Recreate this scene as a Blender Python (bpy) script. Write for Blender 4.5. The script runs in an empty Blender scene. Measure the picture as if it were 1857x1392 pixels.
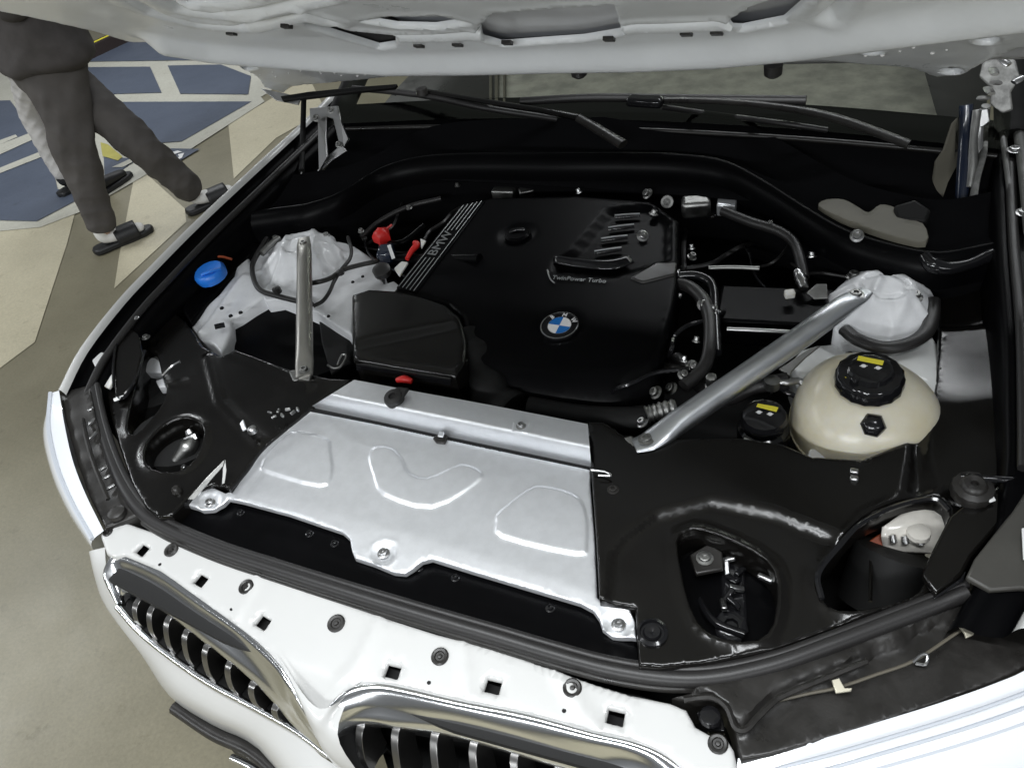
import bpy, bmesh, math, random
import numpy as np
from mathutils import Vector, Matrix
from mathutils.geometry import delaunay_2d_cdt
random.seed(7); rng = np.random.default_rng(7)
sc = bpy.context.scene
COL = sc.collection
# ------------------------------------------------------------------ camera
CR = Matrix(((0.90179, -0.16256, 0.40043), (0.40154, 0.65778, -0.63725), (-0.1598, 0.73546, 0.65845)))
qt = CR.to_quaternion(); qt.normalize(); CR = qt.to_matrix()
CC = Vector((0.60812, -0.25231, 1.84771)); CF = 1430.1
cam_d = bpy.data.cameras.new("camera"); cam = bpy.data.objects.new("camera", cam_d); COL.objects.link(cam)
cam.matrix_world = Matrix.Translation(CC) @ CR.to_4x4()
cam_d.sensor_width = 36.0; cam_d.lens = 36.0 * CF / 1857.0; cam_d.clip_start = 0.02; cam_d.clip_end = 200
sc.camera = cam
# ------------------------------------------------------------------ world, lamps, exposure
w = bpy.data.worlds.new("World"); sc.world = w; w.use_nodes = True
bg = w.node_tree.nodes["Background"]
bg.inputs[0].default_value = (0.78, 0.82, 0.84, 1); bg.inputs[1].default_value = 0.16
def tube_lamp(name, loc, sx, sy, watts, rz=0.0, col=(0.95, 0.98, 1.0)):
    l = bpy.data.lights.new(name, 'AREA'); l.shape = 'RECTANGLE'; l.size = sx; l.size_y = sy
    l.energy = watts; l.color = col
    o = bpy.data.objects.new(name, l); COL.objects.link(o); o.location = loc; o.rotation_euler = (0, 0, rz)
    return o
tube_lamp("overhead_lamp", (0.15, -0.17, 2.75), 2.4, 0.14, 53)
tube_lamp("overhead_lamp", (0.4, -3.6, 2.75), 2.4, 0.16, 195)  # front lamps, this and next two, added to brighten the hood underside
tube_lamp("overhead_lamp", (-3.2, -3.6, 2.75), 2.4, 0.16, 110)
tube_lamp("overhead_lamp", (4.0, -3.0, 2.75), 2.4, 0.16, 110)
tube_lamp("overhead_lamp", (-4.4, 0.2, 2.75), 0.16, 2.4, 70)
tube_lamp("overhead_lamp", (-4.6, 4.0, 2.75), 2.4, 0.16, 70)
tube_lamp("overhead_lamp", (0.4, 2.9, 2.75), 2.4, 0.16, 30)  # unseen lamp added to light the pale sheet behind the windscreen
vs = sc.view_settings
vs.view_transform = 'Standard'; vs.look = 'None'; vs.exposure = 0.0; vs.gamma = 1.0; vs.use_curve_mapping = False
# ------------------------------------------------------------------ pixel helpers (photo pixels -> points in the place)
def ray(px, py):
    return CR @ Vector(((px - 928.5) / CF, -(py - 696) / CF, -1.0))
def U(px, py, z):
    d = ray(px, py); t = (z - CC.z) / d.z
    return CC + d * t
def UP(px, py, p0, n):
    d = ray(px, py); t = (p0 - CC).dot(n) / d.dot(n)
    return CC + d * t
def UL(pts, z=None):
    return [U(p[0], p[1], p[2] if len(p) > 2 else z) for p in pts]
# ------------------------------------------------------------------ materials
MATS = {}
def mat(name, col, rough=0.5, metal=0.0, coat=0.0, bump=0.0, bscale=200.0, var=0.0, vscale=8.0, sub=0.0, spec=0.5,
        rvar=0.0, col2=None, stretch=None, trans=0.0, emit=None):
    m = bpy.data.materials.new(name); m.use_nodes = True; nt = m.node_tree; b = nt.nodes["Principled BSDF"]
    b.inputs["Base Color"].default_value = (*col, 1); b.inputs["Roughness"].default_value = rough
    b.inputs["Metallic"].default_value = metal; b.inputs["Coat Weight"].default_value = coat
    b.inputs["Coat Roughness"].default_value = 0.06; b.inputs["Specular IOR Level"].default_value = spec
    if trans: b.inputs["Transmission Weight"].default_value = trans
    if sub:
        b.inputs["Subsurface Weight"].default_value = sub; b.inputs["Subsurface Radius"].default_value = (0.03, 0.025, 0.012)
        b.inputs["Subsurface Scale"].default_value = 0.6
    L = nt.links.new
    tc = nt.nodes.new("ShaderNodeTexCoord"); src = tc.outputs["Object"]
    if stretch:
        mp = nt.nodes.new("ShaderNodeMapping"); mp.inputs["Scale"].default_value = stretch; L(src, mp.inputs[0]); src = mp.outputs[0]
    if var or col2 or rvar:
        n = nt.nodes.new("ShaderNodeTexNoise"); n.inputs["Scale"].default_value = vscale; n.inputs["Detail"].default_value = 6
        n.inputs["Roughness"].default_value = 0.62; L(src, n.inputs["Vector"])
        if var or col2:
            r = nt.nodes.new("ShaderNodeValToRGB"); c2 = col2 or tuple(c * (1 - var) for c in col)
            r.color_ramp.elements[0].color = (*c2, 1); r.color_ramp.elements[1].color = (*col, 1)
            r.color_ramp.elements[0].position = 0.36; r.color_ramp.elements[1].position = 0.62
            L(n.outputs["Fac"], r.inputs[0]); L(r.outputs[0], b.inputs["Base Color"])
        if rvar:
            mr = nt.nodes.new("ShaderNodeMapRange"); mr.inputs["From Min"].default_value = 0.3; mr.inputs["From Max"].default_value = 0.7
            mr.inputs["To Min"].default_value = max(0.0, rough - rvar); mr.inputs["To Max"].default_value = rough + rvar
            L(n.outputs["Fac"], mr.inputs[0]); L(mr.outputs[0], b.inputs["Roughness"])
    if bump:
        n2 = nt.nodes.new("ShaderNodeTexNoise"); n2.inputs["Scale"].default_value = bscale; n2.inputs["Detail"].default_value = 3
        L(src, n2.inputs["Vector"])
        bp = nt.nodes.new("ShaderNodeBump"); bp.inputs["Strength"].default_value = bump; bp.inputs["Distance"].default_value = 0.001
        L(n2.outputs["Fac"], bp.inputs["Height"]); L(bp.outputs[0], b.inputs["Normal"])
    MATS[name] = m
    return m
mat("white_paint", (0.54, 0.54, 0.53), 0.32, coat=0.7, var=0.03, vscale=5)
mat("body_white", (0.70, 0.71, 0.70), 0.42, coat=0.2, var=0.10, vscale=14)
mat("hood_white", (0.80, 0.825, 0.85), 0.34, coat=0.35, var=0.06, vscale=9, rvar=0.08)
mat("tower_white", (0.80, 0.81, 0.83), 0.38, coat=0.2, var=0.10, vscale=30, bump=0.06, bscale=300)
mat("satin_black", (0.0052, 0.0047, 0.0042), 0.19, var=0.35, vscale=7, bump=0.05, bscale=1200, rvar=0.05, spec=0.42)
mat("deep_black", (0.0022, 0.0022, 0.0026), 0.33, var=0.3, vscale=9, bump=0.05, bscale=900, spec=0.06)
mat("cowl_black", (0.0055, 0.0055, 0.006), 0.7, spec=0.0, bump=0.1, bscale=600)
mat("seam_grey", (0.42, 0.38, 0.26), 0.4, sub=0.2)
mat("matte_black", (0.005, 0.005, 0.005), 0.62, spec=0.25, bump=0.12, bscale=600)
mat("gloss_black", (0.008, 0.008, 0.009), 0.13, rvar=0.05, vscale=15)
mat("trim_black", (0.020, 0.0185, 0.017), 0.36, var=0.4, vscale=18, rvar=0.12, bump=0.15, bscale=260)
mat("rubber", (0.018, 0.017, 0.017), 0.42, bump=0.15, bscale=400, var=0.2)
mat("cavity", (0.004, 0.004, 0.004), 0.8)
mat("aluminium", (0.78, 0.795, 0.82), 0.35, metal=0.74, rvar=0.02, vscale=60, bump=0.06, bscale=700, var=0.05)
mat("cast_metal", (0.34, 0.34, 0.33), 0.40, metal=1.0, rvar=0.10, vscale=30, bump=0.2, bscale=300, var=0.2)
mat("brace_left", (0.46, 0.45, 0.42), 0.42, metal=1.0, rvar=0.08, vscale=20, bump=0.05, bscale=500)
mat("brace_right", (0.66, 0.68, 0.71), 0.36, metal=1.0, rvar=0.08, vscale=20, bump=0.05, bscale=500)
mat("steel", (0.42, 0.42, 0.42), 0.30, metal=1.0, bump=0.1, bscale=500)
mat("chrome", (0.88, 0.89, 0.91), 0.16, metal=1.0)
mat("slat_metal", (0.24, 0.235, 0.23), 0.30, metal=1.0)
mat("tank_plastic", (0.66, 0.63, 0.53), 0.28, sub=0.5, col2=(0.57, 0.52, 0.38), vscale=7, bump=0.08, bscale=60)
mat("tank_fluid", (0.47, 0.41, 0.26), 0.30, sub=0.4, col2=(0.38, 0.32, 0.18), vscale=9)
mat("tank_white", (0.66, 0.65, 0.62), 0.45, sub=0.2, var=0.12, vscale=12)
mat("blue_plastic", (0.02, 0.19, 0.72), 0.35)
mat("red_plastic", (0.55, 0.018, 0.015), 0.4)
mat("orange_print", (0.30, 0.06, 0.02), 0.5)
mat("yellow_print", (0.75, 0.66, 0.05), 0.5)
mat("white_print", (0.75, 0.75, 0.75), 0.5)
mat("badge_blue", (0.015, 0.16, 0.50), 0.15, coat=1)
mat("badge_white", (0.82, 0.82, 0.82), 0.15, coat=1)
mat("print_grey", (0.30, 0.31, 0.31), 0.35, metal=0.6)
mat("lens_white", (0.72, 0.74, 0.77), 0.08, coat=1.0)
mat("lens_stripe", (0.52, 0.55, 0.60), 0.15, coat=1.0)
mat("lamp_white", (0.75, 0.72, 0.66), 0.25, coat=0.5, var=0.15, vscale=30)
mat("gold_clip", (0.50, 0.47, 0.38), 0.35, metal=0.5)
mat("rail_brown", (0.10, 0.09, 0.07), 0.4)
mat("yellow_zinc", (0.60, 0.42, 0.10), 0.35, metal=0.8)
mat("strut_blue", (0.012, 0.018, 0.035), 0.20, coat=0.5)
mat("bulkhead_beige", (0.13, 0.122, 0.095), 0.6, var=0.2, vscale=10)
mat("hood_primer", (0.62, 0.63, 0.66), 0.35, coat=0.3, var=0.15, vscale=8)
mat("dull_metal", (0.30, 0.30, 0.29), 0.55, metal=0.6, var=0.4, vscale=60, bump=0.3, bscale=200)
mat("flange_grey", (0.055, 0.053, 0.047), 0.4, var=0.25, vscale=10)
mat("rail_grey", (0.10, 0.10, 0.095), 0.4)
mat("reflection_pale", (0.42, 0.415, 0.37), 0.7, col2=(0.26, 0.26, 0.235), vscale=16, bump=0.4, bscale=60)  # pale mottling painted for the reflection in the windscreen
mat("jacket", (0.060, 0.054, 0.052), 0.85, var=0.25, vscale=12, bump=0.5, bscale=60)
mat("trousers", (0.082, 0.075, 0.071), 0.85, var=0.2, vscale=9, bump=0.5, bscale=50)
mat("pale_cloth", (0.46, 0.45, 0.44), 0.85, bump=0.4, bscale=50)
mat("skin", (0.45, 0.28, 0.20), 0.5, sub=0.1)
mat("hair", (0.012, 0.010, 0.009), 0.5)
mat("sock", (0.72, 0.71, 0.68), 0.8, bump=0.3, bscale=300)
mat("slide_black", (0.010, 0.010, 0.011), 0.5)
def floor_mat(name, c1, c2, rough):
    m = bpy.data.materials.new(name); m.use_nodes = True; nt = m.node_tree; b = nt.nodes["Principled BSDF"]; L = nt.links.new
    tc = nt.nodes.new("ShaderNodeTexCoord")
    def noise(sc_, det=8, ro=.65):
        n = nt.nodes.new("ShaderNodeTexNoise"); n.inputs["Scale"].default_value = sc_; n.inputs["Detail"].default_value = det; n.inputs["Roughness"].default_value = ro
        L(tc.outputs["Object"], n.inputs["Vector"]); return n
    def ramp(n, p0, p1, a, b_):
        r = nt.nodes.new("ShaderNodeValToRGB"); e = r.color_ramp.elements; e[0].position = p0; e[1].position = p1; e[0].color = (*a, 1); e[1].color = (*b_, 1); L(n.outputs["Fac"], r.inputs[0]); return r
    def mul(a, b_, f):
        x = nt.nodes.new("ShaderNodeMix"); x.data_type = 'RGBA'; x.blend_type = 'MULTIPLY'; x.inputs[0].default_value = f; L(a, x.inputs[6]); L(b_, x.inputs[7]); return x.outputs[2]
    base = ramp(noise(1.7), .34, .66, c2, c1)
    fine = ramp(noise(95, 4, .7), .30, .70, (.72, .72, .72), (1.0, 1.0, 1.0))
    spots = ramp(noise(13, 6, .75), .30, .42, (.62, .60, .56), (1, 1, 1))
    out = mul(mul(base.outputs[0], fine.outputs[0], .75), spots.outputs[0], .6); L(out, b.inputs["Base Color"])
    rr = nt.nodes.new("ShaderNodeMapRange"); rr.inputs["To Min"].default_value = rough - .08; rr.inputs["To Max"].default_value = rough + .12; L(noise(6).outputs["Fac"], rr.inputs[0]); L(rr.outputs[0], b.inputs["Roughness"])
    bp = nt.nodes.new("ShaderNodeBump"); bp.inputs["Strength"].default_value = .25; bp.inputs["Distance"].default_value = .002; L(noise(60, 4).outputs["Fac"], bp.inputs["Height"]); L(bp.outputs[0], b.inputs["Normal"])
    MATS[name] = m
floor_mat("floor_tan", (0.258, 0.235, 0.163), (0.196, 0.178, 0.120), .36)
floor_mat("paint_cream", (0.60, 0.55, 0.405), (0.51, 0.465, 0.335), .38)
floor_mat("paint_line", (0.56, 0.55, 0.48), (0.48, 0.47, 0.40), .38)
floor_mat("paint_blue", (0.098, 0.118, 0.162), (0.080, 0.098, 0.138), .36)
mat("paint_yellow", (0.42, 0.38, 0.09), 0.45, var=0.15)
mat("stop_rubber", (0.020, 0.012, 0.011), 0.7, bump=0.2)
def glass_mat():
    m = bpy.data.materials.new("windscreen_glass"); m.use_nodes = True; nt = m.node_tree; nt.nodes.clear()
    o = nt.nodes.new("ShaderNodeOutputMaterial"); mx = nt.nodes.new("ShaderNodeMixShader")
    t = nt.nodes.new("ShaderNodeBsdfTransparent"); t.inputs[0].default_value = (0.88, 0.89, 0.85, 1)
    g = nt.nodes.new("ShaderNodeBsdfGlossy"); g.inputs["Roughness"].default_value = 0.04; g.inputs["Color"].default_value = (0.95, 1.0, 0.86, 1)
    f = nt.nodes.new("ShaderNodeFresnel"); f.inputs["IOR"].default_value = 1.6
    tc = nt.nodes.new("ShaderNodeTexCoord"); n = nt.nodes.new("ShaderNodeTexNoise"); n.inputs["Scale"].default_value = 160
    bp = nt.nodes.new("ShaderNodeBump"); bp.inputs["Strength"].default_value = 0.25; bp.inputs["Distance"].default_value = 0.001
    L = nt.links.new
    L(tc.outputs["Object"], n.inputs["Vector"]); L(n.outputs["Fac"], bp.inputs["Height"]); L(bp.outputs[0], g.inputs["Normal"])
    L(f.outputs[0], mx.inputs[0]); L(t.outputs[0], mx.inputs[1]); L(g.outputs[0], mx.inputs[2]); L(mx.outputs[0], o.inputs[0])
    MATS["windscreen_glass"] = m
glass_mat()
# ------------------------------------------------------------------ object helpers
def tag(o, label=None, cat=None, group=None, kind=None):
    if label: o["label"] = label
    if cat: o["category"] = cat
    if group: o["group"] = group
    if kind: o["kind"] = kind
    return o
def empty(name, loc=(0, 0, 0)):
    o = bpy.data.objects.new(name, None); COL.objects.link(o); o.location = loc; o.empty_display_size = 0.1
    return o
def obj(name, verts, faces, m, parent=None, smooth=True, sharp=40, solid=0.0, bevel=0.0, mats=None, fm=None):
    me = bpy.data.meshes.new(name); me.from_pydata([tuple(v) for v in verts], [], [tuple(f) for f in faces]); me.update()
    bm = bmesh.new(); bm.from_mesh(me); bmesh.ops.remove_doubles(bm, verts=bm.verts, dist=1e-6)
    bmesh.ops.recalc_face_normals(bm, faces=bm.faces); bm.to_mesh(me); bm.free()
    for mm in (mats or [m]): me.materials.append(MATS[mm])
    if fm and len(fm) == len(me.polygons): me.polygons.foreach_set("material_index", fm)
    if smooth:
        me.polygons.foreach_set("use_smooth", [True] * len(me.polygons)); me.set_sharp_from_angle(angle=math.radians(sharp))
    o = bpy.data.objects.new(name, me); COL.objects.link(o)
    if solid:
        s = o.modifiers.new("thickness", 'SOLIDIFY'); s.thickness = solid; s.offset = 0
    if bevel:
        b = o.modifiers.new("bevel", 'BEVEL'); b.width = bevel; b.segments = 2; b.limit_method = 'ANGLE'; b.angle_limit = math.radians(40)
    if parent: o.parent = parent
    return o
def crom(pts, n, closed=False):
    """Catmull-Rom through 3D points, n steps per span"""
    P = [Vector(p) for p in pts]; out = []; N = len(P)
    if N == 2 and not closed:
        return [P[0].lerp(P[1], i / n) for i in range(n + 1)]
    R = range(N if closed else N - 1)
    for i in R:
        p1, p2 = P[i], P[(i + 1) % N]
        p0 = P[(i - 1) % N] if (closed or i > 0) else p1 * 2 - p2
        p3 = P[(i + 2) % N] if (closed or i + 2 < N) else p2 * 2 - p1
        for k in range(n):
            t = k / n
            out.append(0.5 * ((2 * p1) + (p2 - p0) * t + (2 * p0 - 5 * p1 + 4 * p2 - p3) * t * t + (3 * p1 - p0 - 3 * p2 + p3) * t ** 3))
    if not closed: out.append(P[-1].copy())
    return out
def patch(name, rows, m, parent, su=4, sv=4, smooth_v=True, solid=0.003, closed=False, sharp=60, **k):
    R = [crom(r, su, closed) if su > 1 else [Vector(p) for p in r] for r in rows]
    nc = len(R[0]); G = []
    for c in range(nc):
        G.append(crom([r[c] for r in R], sv) if sv > 1 else [r[c] for r in R])
    nr = len(G[0]); V = []; F = []
    for r in range(nr):
        for c in range(nc): V.append(G[c][r])
    cc = nc if closed else nc - 1
    for r in range(nr - 1):
        for c in range(cc):
            F.append((r * nc + c, r * nc + (c + 1) % nc, (r + 1) * nc + (c + 1) % nc, (r + 1) * nc + c))
    return obj(name, V, F, m, parent, sharp=sharp, solid=solid, **k)
def frames(pts):
    T = []
    for i in range(len(pts)):
        a = pts[max(0, i - 1)]; b = pts[min(len(pts) - 1, i + 1)]
        T.append((b - a).normalized())
    up = Vector((0, 0, 1))
    if abs(T[0].dot(up)) > 0.95: up = Vector((0, 1, 0))
    n = (up - T[0] * up.dot(T[0])).normalized(); out = []
    for t in T:
        n = (n - t * n.dot(t)).normalized(); out.append((t, n, t.cross(n)))
    return out
def tube(name, pts, r, m, parent, n=6, seg=10, flat=1.0, closed=False, ribs=0, cap=True, wn=None):
    P = crom(pts, n) if n > 1 else [Vector(p) for p in pts]
    N = len(P); rr = r if isinstance(r, (list, tuple)) else [r] * len(pts)
    def rad(i):
        f = i / max(1, N - 1) * (len(rr) - 1); a = int(min(f, len(rr) - 2)) if len(rr) > 1 else 0
        return rr[a] + (rr[min(a + 1, len(rr) - 1)] - rr[a]) * (f - a)
    def fl(i):
        if not isinstance(flat, (list, tuple)): return flat
        f = i / max(1, N - 1) * (len(flat) - 1); a = int(min(f, len(flat) - 2)); return flat[a] + (flat[a + 1] - flat[a]) * (f - a)
    V = []; F = []; fr = frames(P)
    for i in range(N):
        t, nn, bb = fr[i]; q = rad(i)
        if ribs: q *= 1 + 0.12 * math.sin(i / N * ribs * 2 * math.pi)
        for k in range(seg):
            a = 2 * math.pi * k / seg
            V.append(P[i] + nn * (math.cos(a) * q * fl(i)) + bb * (math.sin(a) * q))
    for i in range(N - 1):
        for k in range(seg): F.append((i * seg + k, i * seg + (k + 1) % seg, (i + 1) * seg + (k + 1) % seg, (i + 1) * seg + k))
    if cap: F.append(tuple(range(seg))); F.append(tuple((N - 1) * seg + k for k in range(seg)))
    return obj(name, V, F, m, parent, sharp=50)
def lathe(name, c, prof, m, parent, axis=(0, 0, 1), seg=24, lobes=0, lobe=0.0, **k):
    ax = Vector(axis).normalized(); q = Vector((0, 0, 1)).rotation_difference(ax); c = Vector(c); V = []; F = []; n = len(prof)
    for r, h in prof:
        for s in range(seg):
            a = 2 * math.pi * s / seg; rr = r * (1 + (lobe * math.cos(lobes * a) if lobes else 0))
            V.append(c + q @ Vector((rr * math.cos(a), rr * math.sin(a), h)))
    for i in range(n - 1):
        for s in range(seg): F.append((i * seg + s, i * seg + (s + 1) % seg, (i + 1) * seg + (s + 1) % seg, (i + 1) * seg + s))
    F.append(tuple(range(seg))); F.append(tuple((n - 1) * seg + s for s in range(seg)))
    return obj(name, V, F, m, parent, **k)
def bolt(name, c, r, h, m, parent, axis=(0, 0, 1), socket=True):
    ax = Vector(axis).normalized(); c = Vector(c)
    prof = [(r * 1.55, 0), (r * 1.55, h * .18), (r * 1.05, h * .30), (r * .98, h * .92), (r * .85, h)]
    if socket: prof += [(r * .5, h), (r * .45, h * .55), (r * .05, h * .5)]
    return lathe(name, c, prof, m, parent, axis, seg=12, sharp=30)
def box(name, c, s, m, parent, rz=0.0, tilt=0.0, bevel=0.003, roll=0.0):
    M = Matrix.Translation(Vector(c)) @ Matrix.Rotation(rz, 4, 'Z') @ Matrix.Rotation(tilt, 4, 'X') @ Matrix.Rotation(roll, 4, 'Y')
    V = [M @ Vector((x * s[0] / 2, y * s[1] / 2, z * s[2] / 2)) for z in (-1, 1) for y in (-1, 1) for x in (-1, 1)]
    F = [(0, 1, 3, 2), (4, 5, 7, 6), (0, 1, 5, 4), (2, 3, 7, 6), (0, 2, 6, 4), (1, 3, 7, 5)]
    return obj(name, V, F, m, parent, sharp=35, bevel=min(bevel, min(s) * 0.3))
def slab(name, pts3, thick, m, parent, bevel=0.002, n=None):
    """polygon with real thickness, pts3 = 3D outline, extruded along -n"""
    P = [Vector(p) for p in pts3]
    if n is None:
        n = Vector((0, 0, 0))
        for i in range(len(P)): n += P[i].cross(P[(i + 1) % len(P)])
        n.normalize()
        if n.dot(CC - P[0]) < 0: n = -n
    N = len(P); V = P + [p - n * thick for p in P]
    F = [tuple(range(N)), tuple(range(N, 2 * N))] + [(i, (i + 1) % N, N + (i + 1) % N, N + i) for i in range(N)]
    return obj(name, V, F, m, parent, sharp=30, bevel=bevel)
def inside(poly, X):
    P = np.asarray(poly, float); x, y = X[:, 0], X[:, 1]; r = np.zeros(len(X), bool); j = len(P) - 1
    for i in range(len(P)):
        xi, yi = P[i]; xj, yj = P[j]
        c = ((yi > y) != (yj > y)) & (x < (xj - xi) * (y - yi) / (yj - yi + 1e-15) + xi); r ^= c; j = i
    return r
def dist(poly, X, closed=True):
    P = np.asarray(poly, float); Q = np.roll(P, -1, 0)
    if not closed: P, Q = P[:-1], Q[:-1]
    d = np.full(len(X), 1e9)
    for a, b in zip(P, Q):
        v = b - a; t = np.clip(((X - a) @ v) / (v @ v + 1e-15), 0, 1); d = np.minimum(d, np.hypot(*(X - a - t[:, None] * v).T))
    return d
def sd(poly, X):
    d = dist(poly, X); return np.where(inside(poly, X), d, -d)
def sstep(a, b, x):
    t = np.clip((x - a) / (b - a), 0, 1); return t * t * (3 - 2 * t)
def smooth2(poly, n=3):
    return [tuple(p[:2]) for p in crom([(p[0], p[1], 0) for p in poly], n, True)]
def resample(poly, step):
    out = []; N = len(poly)
    for i in range(N):
        a = np.array(poly[i]); b = np.array(poly[(i + 1) % N]); k = max(1, int(np.ceil(np.hypot(*(b - a)) / step)))
        for j in range(k): out.append(tuple(a + (b - a) * j / k))
    return out
def sheet(name, outline, h, m, parent, holes=(), step=0.012, r=0.006, depth=0.02, frame=None, hole_depth=None, extra=None):
    """pressed or moulded sheet: outline and holes in plane coordinates, height function h(X), rolled edges and turned-down rims"""
    loops = [resample(outline, step)] + [resample(q, step * 0.8) for q in holes]
    B = np.array(loops[0]); lo = B.min(0); hi = B.max(0)
    gx = np.arange(lo[0], hi[0], step); gy = np.arange(lo[1], hi[1], step * .87)
    G = np.array([(x + (step / 2 if j % 2 else 0), y) for j, y in enumerate(gy) for x in gx])
    if len(G): G = G + (rng.random(G.shape) - .5) * step * .15
    rings = []
    if r > 0:
        for li, lp in enumerate(loops):
            A = np.array(lp); tn = np.roll(A, -1, 0) - np.roll(A, 1, 0); ln = np.hypot(*tn.T)[:, None] + 1e-12
            nn = np.stack([-tn[:, 1], tn[:, 0]], 1) / ln
            for q in (0.2, 0.6, 1.1):
                for s in (1, -1): rings.append(A + nn * s * r * q)
    pts = np.concatenate([G] + rings) if rings else G
    if extra is not None: pts = np.concatenate([pts, extra])
    def ins(X):
        k = inside(loops[0], X)
        for lp in loops[1:]: k &= ~inside(lp, X)
        return k
    def dall(X):
        d = dist(loops[0], X)
        for lp in loops[1:]: d = np.minimum(d, dist(lp, X))
        return d
    pts = pts[ins(pts)]; d = dall(pts); pts = pts[d > min(step * .25, r * .17 if r > 0 else 1)]
    # thin out near-duplicates
    key = {}
    cell = min(step * 0.22, max(r, .004) * .28)
    for p in pts: key.setdefault((int(p[0] / cell), int(p[1] / cell)), p)
    pts = np.array(list(key.values())) if key else pts
    co = []; ed = []
    for lp in loops:
        s = len(co); co += [Vector(p) for p in lp]; ed += [(s + i, s + (i + 1) % len(lp)) for i in range(len(lp))]
    co += [Vector((float(p[0]), float(p[1]))) for p in pts]
    v2, e2, f2 = delaunay_2d_cdt(co, ed, [], 0, 1e-7)[:3]
    X = np.array([(v.x, v.y) for v in v2]); F = [f for f in f2]
    cen = np.array([X[list(f)].mean(0) for f in F]); k = ins(cen); F = [f for f, q in zip(F, k) if q]
    d = dall(X); Z = h(X)
    if r > 0:
        dd = np.clip(d / r, 0, 1); Z = Z - r * (1 - np.sqrt(np.clip(1 - (1 - dd) ** 2, 0, 1)))
    if frame: O, e1, e2v, e3 = frame
    else: O, e1, e2v, e3 = Vector(), Vector((1, 0, 0)), Vector((0, 1, 0)), Vector((0, 0, 1))
    V = [O + e1 * float(x[0]) + e2v * float(x[1]) + e3 * float(z) for x, z in zip(X, Z)]
    cnt = {}
    for f in F:
        for i in range(3):
            e = (f[i], f[(i + 1) % 3]); cnt[tuple(sorted(e))] = cnt.get(tuple(sorted(e)), 0) + 1
    low = {}; dout = dist(loops[0], X)
    for (a, b), c in cnt.items():
        if c == 1:
            for q in (a, b):
                if q not in low:
                    dq = depth if (hole_depth is None or dout[q] < 1e-5) else hole_depth
                    low[q] = len(V); V.append(V[q] - e3 * dq)
            F.append((a, b, low[b], low[a]))
    return obj(name, V, F, m, parent, sharp=55)
def band(polys, offs, step):
    """extra sample points along curves so that pressed steps stay crisp"""
    out = []
    for q in polys:
        A = np.array(resample(q, step)); tn = np.roll(A, -1, 0) - np.roll(A, 1, 0); nn = np.stack([-tn[:, 1], tn[:, 0]], 1) / (np.hypot(*tn.T)[:, None] + 1e-12)
        for o_ in offs: out.append(A + nn * o_)
    return np.concatenate(out)
def flat(z): return lambda X: np.full(len(X), z)
def plane_h(z0, y0, s, x0=0, sx=0): return lambda X: z0 + s * (X[:, 1] - y0) + sx * (X[:, 0] - x0)
def UX(pts, z, sm=0):
    """photo outline to (x, y) at height z"""
    P = [tuple(U(p[0], p[1], p[2] if len(p) > 2 else z)[:2]) for p in pts]
    return smooth2(P, sm) if sm else P
def USL(pts, z0, y0, s, sm=0):
    """photo outline to (x, y) on the sloping plane z = z0 + s (y - y0)"""
    n = Vector((0, -s, 1)).normalized(); p0 = Vector((0, y0, z0)); P = [tuple(UP(p[0], p[1], p0, n)[:2]) for p in pts]
    return smooth2(P, sm) if sm else P
def oval(px, py, rx, ry, n=14, rot=0):
    c, s = math.cos(rot), math.sin(rot)
    return [(px + rx * math.cos(a) * c - ry * math.sin(a) * s, py + rx * math.cos(a) * s + ry * math.sin(a) * c) for a in [2 * math.pi * i / n for i in range(n)]]
def text(name, body, size, M, m, parent, extr=0.0004, font_align='CENTER', sx=1.0):
    cu = bpy.data.curves.new(name, 'FONT'); cu.body = body; cu.size = size; cu.extrude = extr; cu.align_x = font_align; cu.align_y = 'CENTER'
    cu.resolution_u = 3
    t = bpy.data.objects.new(name, cu); COL.objects.link(t)
    me = bpy.data.meshes.new_from_object(t.evaluated_get(bpy.context.evaluated_depsgraph_get()))
    bpy.data.objects.remove(t); me.transform(M @ Matrix.Scale(sx, 4, (1, 0, 0))); me.materials.clear(); me.materials.append(MATS[m])
    o = bpy.data.objects.new(name, me); COL.objects.link(o); o.parent = parent
    return o
def basis(o, ex, ey):
    ex = Vector(ex).normalized(); ey = Vector(ey); ey = (ey - ex * ey.dot(ex)).normalized(); ez = ex.cross(ey)
    M = Matrix((ex, ey, ez)).transposed().to_4x4(); M.translation = Vector(o); return M
# ================================================================== THE SETTING: painted garage floor
gs = 16.0
tag(obj("floor", [(-gs, -gs, 0), (gs, -gs, 0), (gs, gs, 0), (-gs, gs, 0)], [(0, 1, 2, 3)], "floor_tan", smooth=False), kind="structure")
def marking(name, px, m, lift):
    P = [U(p[0], p[1], lift) for p in px]
    return tag(obj(name, P, [tuple(range(len(P)))], m, smooth=False), kind="structure")
for q in ([(-60, 425), (0, 410), (70, 408), (138, 378), (122, 440), (63, 620), (0, 667), (-60, 690)],
          [(243, 322), (262, 312), (335, 378), (338, 402), (207, 523), (216, 465)],
          [(414, 224), (487, 182), (560, 140), (590, 200), (501, 250), (424, 324)]):
    marking("floor_stripe", q, "paint_cream", 0.003)
marking("floor_stripe", [(-120, 400), (0, 402), (70, 402), (140, 366), (325, 260), (470, 172), (480, 184), (335, 277), (146, 384), (72, 412), (-120, 430)], "paint_line", 0.006)
marking("bay_border", [(-150, 120), (120, 100), (240, 60), (420, 40), (640, 60), (480, 172), (325, 262), (140, 368), (70, 404), (-150, 400)], "paint_line", 0.0045)
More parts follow.
